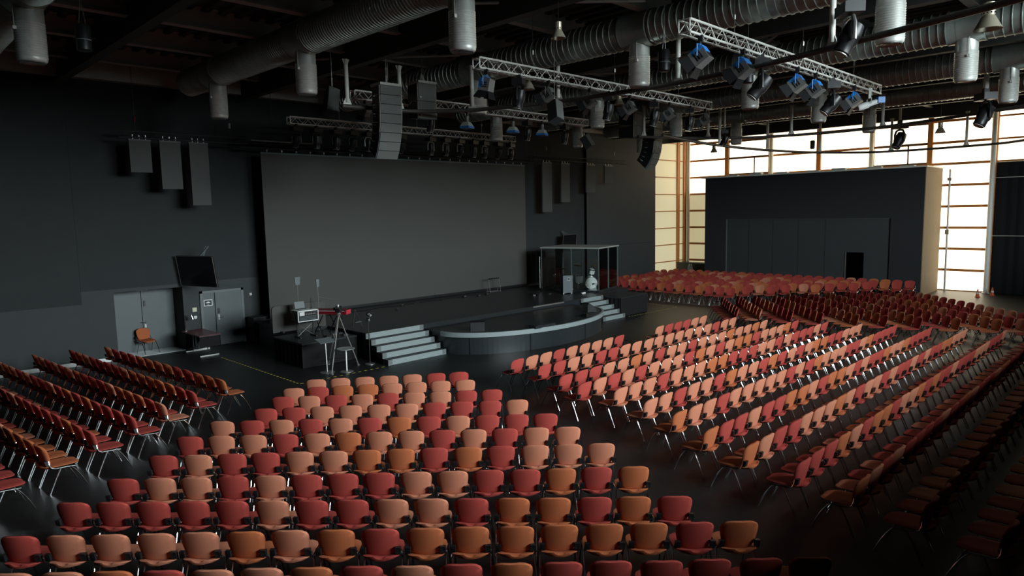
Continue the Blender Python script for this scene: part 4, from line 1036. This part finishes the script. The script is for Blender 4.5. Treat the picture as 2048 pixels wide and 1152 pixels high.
# moving heads clamped to the curved rails
for x, y, zz, pan, s, lb in ((13.55, 4.75, 8.42, .7, 1.35, 'big black moving head beside the post at the top right'), (27.2, 5.2, 8.35, .7, 1.6, 'black moving head on a grey pole near the right edge'), (36.0, 10.2, 8.55, .9, 1.7, 'black moving head silhouetted against the glowing wall'), (26.6, 14.1, 7.95, .6, 1.0, 'small dark lamp cluster silhouetted left on the glowing wall')):
    t = mover((x, y, zz), pan, 1.1, lb, 'lamps on the curved rails', s, 'steel' if zz == 8.42 else 'black')
    M().tube([(0, 0, .03), (0, 0, (ZC+.01-zz)/s)], .03 if y > 6 else .05, 8).obj('drop_pole', 'post', t, smooth=True)
# bell lamps
for x, y, zz, s, lb in ((10.6, 9.21, 8.20, .62, 'bell-shaped hall lamp hanging at the top centre beside a post'), (16.4, 3.16, 8.22, 1., 'bell-shaped hall lamp hanging near the top right corner'), (13.3, 12.6, 7.98, .68, 'bell-shaped hall lamp showing through the long middle truss'), (18.0, 13.15, 8.1, .68, 'bell-shaped hall lamp hidden behind the curved rail, middle'), (34.2, 8.11, 7.85, .85, 'small bell lamp silhouetted against the glowing wall, right'), (34.65, 18.98, 7.85, .8, 'small bell lamp silhouetted against the glowing wall, left')):
    t = thing('bell_lamp', lb, 'lamp', (x, y, zz), 0, 'bell-shaped hall lamps'); t.scale = (s, s, s)
    M().rev([(.25, -.16), (.235, -.145), (.12, .08), (.10, .10), (.095, .09), (.21, -.15)], n=24, cap=False).obj('shade', 'bell', t, smooth=True)
    M().rev([(.10, .10), (.11, .12), (.11, .34), (.06, .36)], n=18).obj('gear_housing', 'bell', t, smooth=True)
    for k in range(10):
        u = k*PI/5; M().box((.108*math.cos(u)-.012, .108*math.sin(u)-.012, .13), (.108*math.cos(u)+.012, .108*math.sin(u)+.012, .16)).obj('vent_slot', 'black', t)
    M().rev([(.04, -.10), (.05, .02), (.03, .09)], n=12).obj('bulb', 'lens', t, smooth=True)
    M().tube([(0, 0, .36), (0, 0, (ZC+.01-zz)/s)], .008/s, 5).obj('cable', 'black', t)
# black cylinder speakers on wires
for x, y, zz, s, lb in ((3.75, 15.1, 8.12, 1., 'black cylinder speaker hanging from wires at the top left'), (34.7, 13.7, 7.7, .85, 'black cylinder speaker silhouetted against the glowing wall'), (16.0, 7.9, 7.9, 1., 'dark cylinder speaker hanging behind the bright truss'), (13.6, 8.7, 8.0, 1., 'dark cylinder speaker near the left end of the bright truss')):
    t = thing('pendant_speaker', lb, 'speaker', (x, y, zz), 0, 'cylinder speakers on wires'); t.scale = (s, s, s)
    M().rev([(.10, -.24), (.13, -.22), (.13, .20), (.10, .24)], n=18).obj('body', 'plastic', t, smooth=True)
    M().rev([(.134, -.05), (.134, -.03)], n=18, cap=False).obj('band', 'cab_grey', t)
    for d in (-.06, .06): M().tube([(d, 0, .23), (0, 0, .75), (0, 0, (ZC+.01-zz)/s)], .006, 4).obj('wire', 'steel', t)
# line arrays
def line_array(x, y, ztop, n, wd, bh, dp, dth, a, label, bump=True):
    t = thing('line_array', label, 'speaker', (x, y, ztop), a, 'line arrays hung beside the stage')
    if bump: M().box((-wd/2, -.05, 0), (wd/2, dp, .07)).obj('fly_frame', 'array_edge', t)
    p = Vector((0, 0, 0)); th = 0
    for k in range(n):
        R = RX(th); top = p; c = p + R @ Vector((0, dp/2, -bh/2))
        fw, bk = wd/2, wd/2*.86
        V = [(-fw, 0, -bh+.006), (fw, 0, -bh+.006), (bk, dp, -bh*.86), (-bk, dp, -bh*.86), (-fw, 0, 0), (fw, 0, 0), (bk, dp, -bh*.08), (-bk, dp, -bh*.08)]
        cb = M().hexa([p + R @ Vector(q) for q in V]).obj('cabinet', 'plastic', t)
        M().hexa([p + R @ Vector(q) for q in ((-fw+.015, -.02, -bh+.012), (fw-.015, -.02, -bh+.012), (fw-.015, 0, -bh+.012), (-fw+.015, 0, -bh+.012), (-fw+.015, -.02, -.006), (fw-.015, -.02, -.006), (fw-.015, 0, -.006), (-fw+.015, 0, -.006))]).obj('grille', 'array_grey', cb)
        g = M()
        for s in (-1, 1): g.obox(p + R @ Vector((s*(fw+.004), .02, -bh/2)), (.012, .05, bh*.96), R)
        if k < n-3 or n < 5: g.obj('side_rail', 'array_edge', cb)
        else: g.obj('side_rail', 'cab_grey', cb)
        M().obox(p + R @ Vector((-fw*.72, -.024, -bh*.78)), (.05, .006, .05), R).obj('badge', 'offwhite' if n < 5 else 'cab_grey', cb)
        if n > 5: M().tube([p + R @ Vector((-fw*.9, dp*.55, -bh*.3)), p + R @ Vector((-fw*1.02, dp*.7, -bh*.32)), p + R @ Vector((-fw*.9, dp*.85, -bh*.3))], .014, 5).obj('handle', 'steel', cb)
        p = p + R @ Vector((0, 0, -bh)); th += dth*(k/n if n > 5 else 0)
    M().tube([(0, dp*.4, .07), (0, dp*.4, ZC+.01-ztop)], .012, 5).tube([(.05, dp*.4, .2), (.05, dp*.4, ZC+.01-ztop)], .008, 5).tube([(0, dp*.4, .1), (0, dp*.4, .3)], .035, 6).obj('hoist_chain', 'steel', t)
    return t
line_array(11.27, 15.9, 8.2, 8, .69, .252, .48, .20, -.05, 'tall curved line array hanging left of the screen top')
line_array(13.2, 16.75, 8.60, 2, .66, .53, .60, 0, -.05, 'two-box speaker column hanging behind the left line array')
line_array(25.95, 16.85, 8.42, 8, .69, .26, .62, .26, .12, 'curved line array hanging before the pale corner panels')
line_array(24.75, 17.1, 8.74, 2, .69, .52, .75, 0, .12, 'two-box speaker column hanging left of the right line array')
def tilted(x, y, zz, ry, rx, a, sz, label):
    t = thing('hung_speaker', label, 'speaker', (x, y, zz), a, 'single speakers hung at a tilt'); R = RY(ry) @ RX(rx)
    M().obox((0, 0, 0), sz, R).obj('cabinet', 'booth_panel', t)
    M().obox(R @ Vector((0, -sz[1]/2-.006, 0)), (sz[0]*.94, .012, sz[2]*.95), R).obj('grille', 'array_grey', t)
    top = R @ Vector((0, 0, sz[2]/2))
    M().tube([top, (top.x, top.y, ZC+.01-zz)], .008, 5).tube([top, top + Vector((0, 0, .12))], .03, 6).obj('wire', 'steel', t)
tilted(10.71, 18.06, 7.98, .25, -.35, -.2, (.34, .36, .78), 'grey box speaker hanging at a tilt left of the line array')
tilted(13.2, 11.6, 7.17, .3, -.4, -.1, (.26, .3, .55), 'narrow grey speaker tilted below the long middle truss')
tilted(21.2, 17.0, 7.35, -.2, -.5, .2, (.30, .3, .5), 'small grey speaker tilted below the perforated duct outlet, centre')
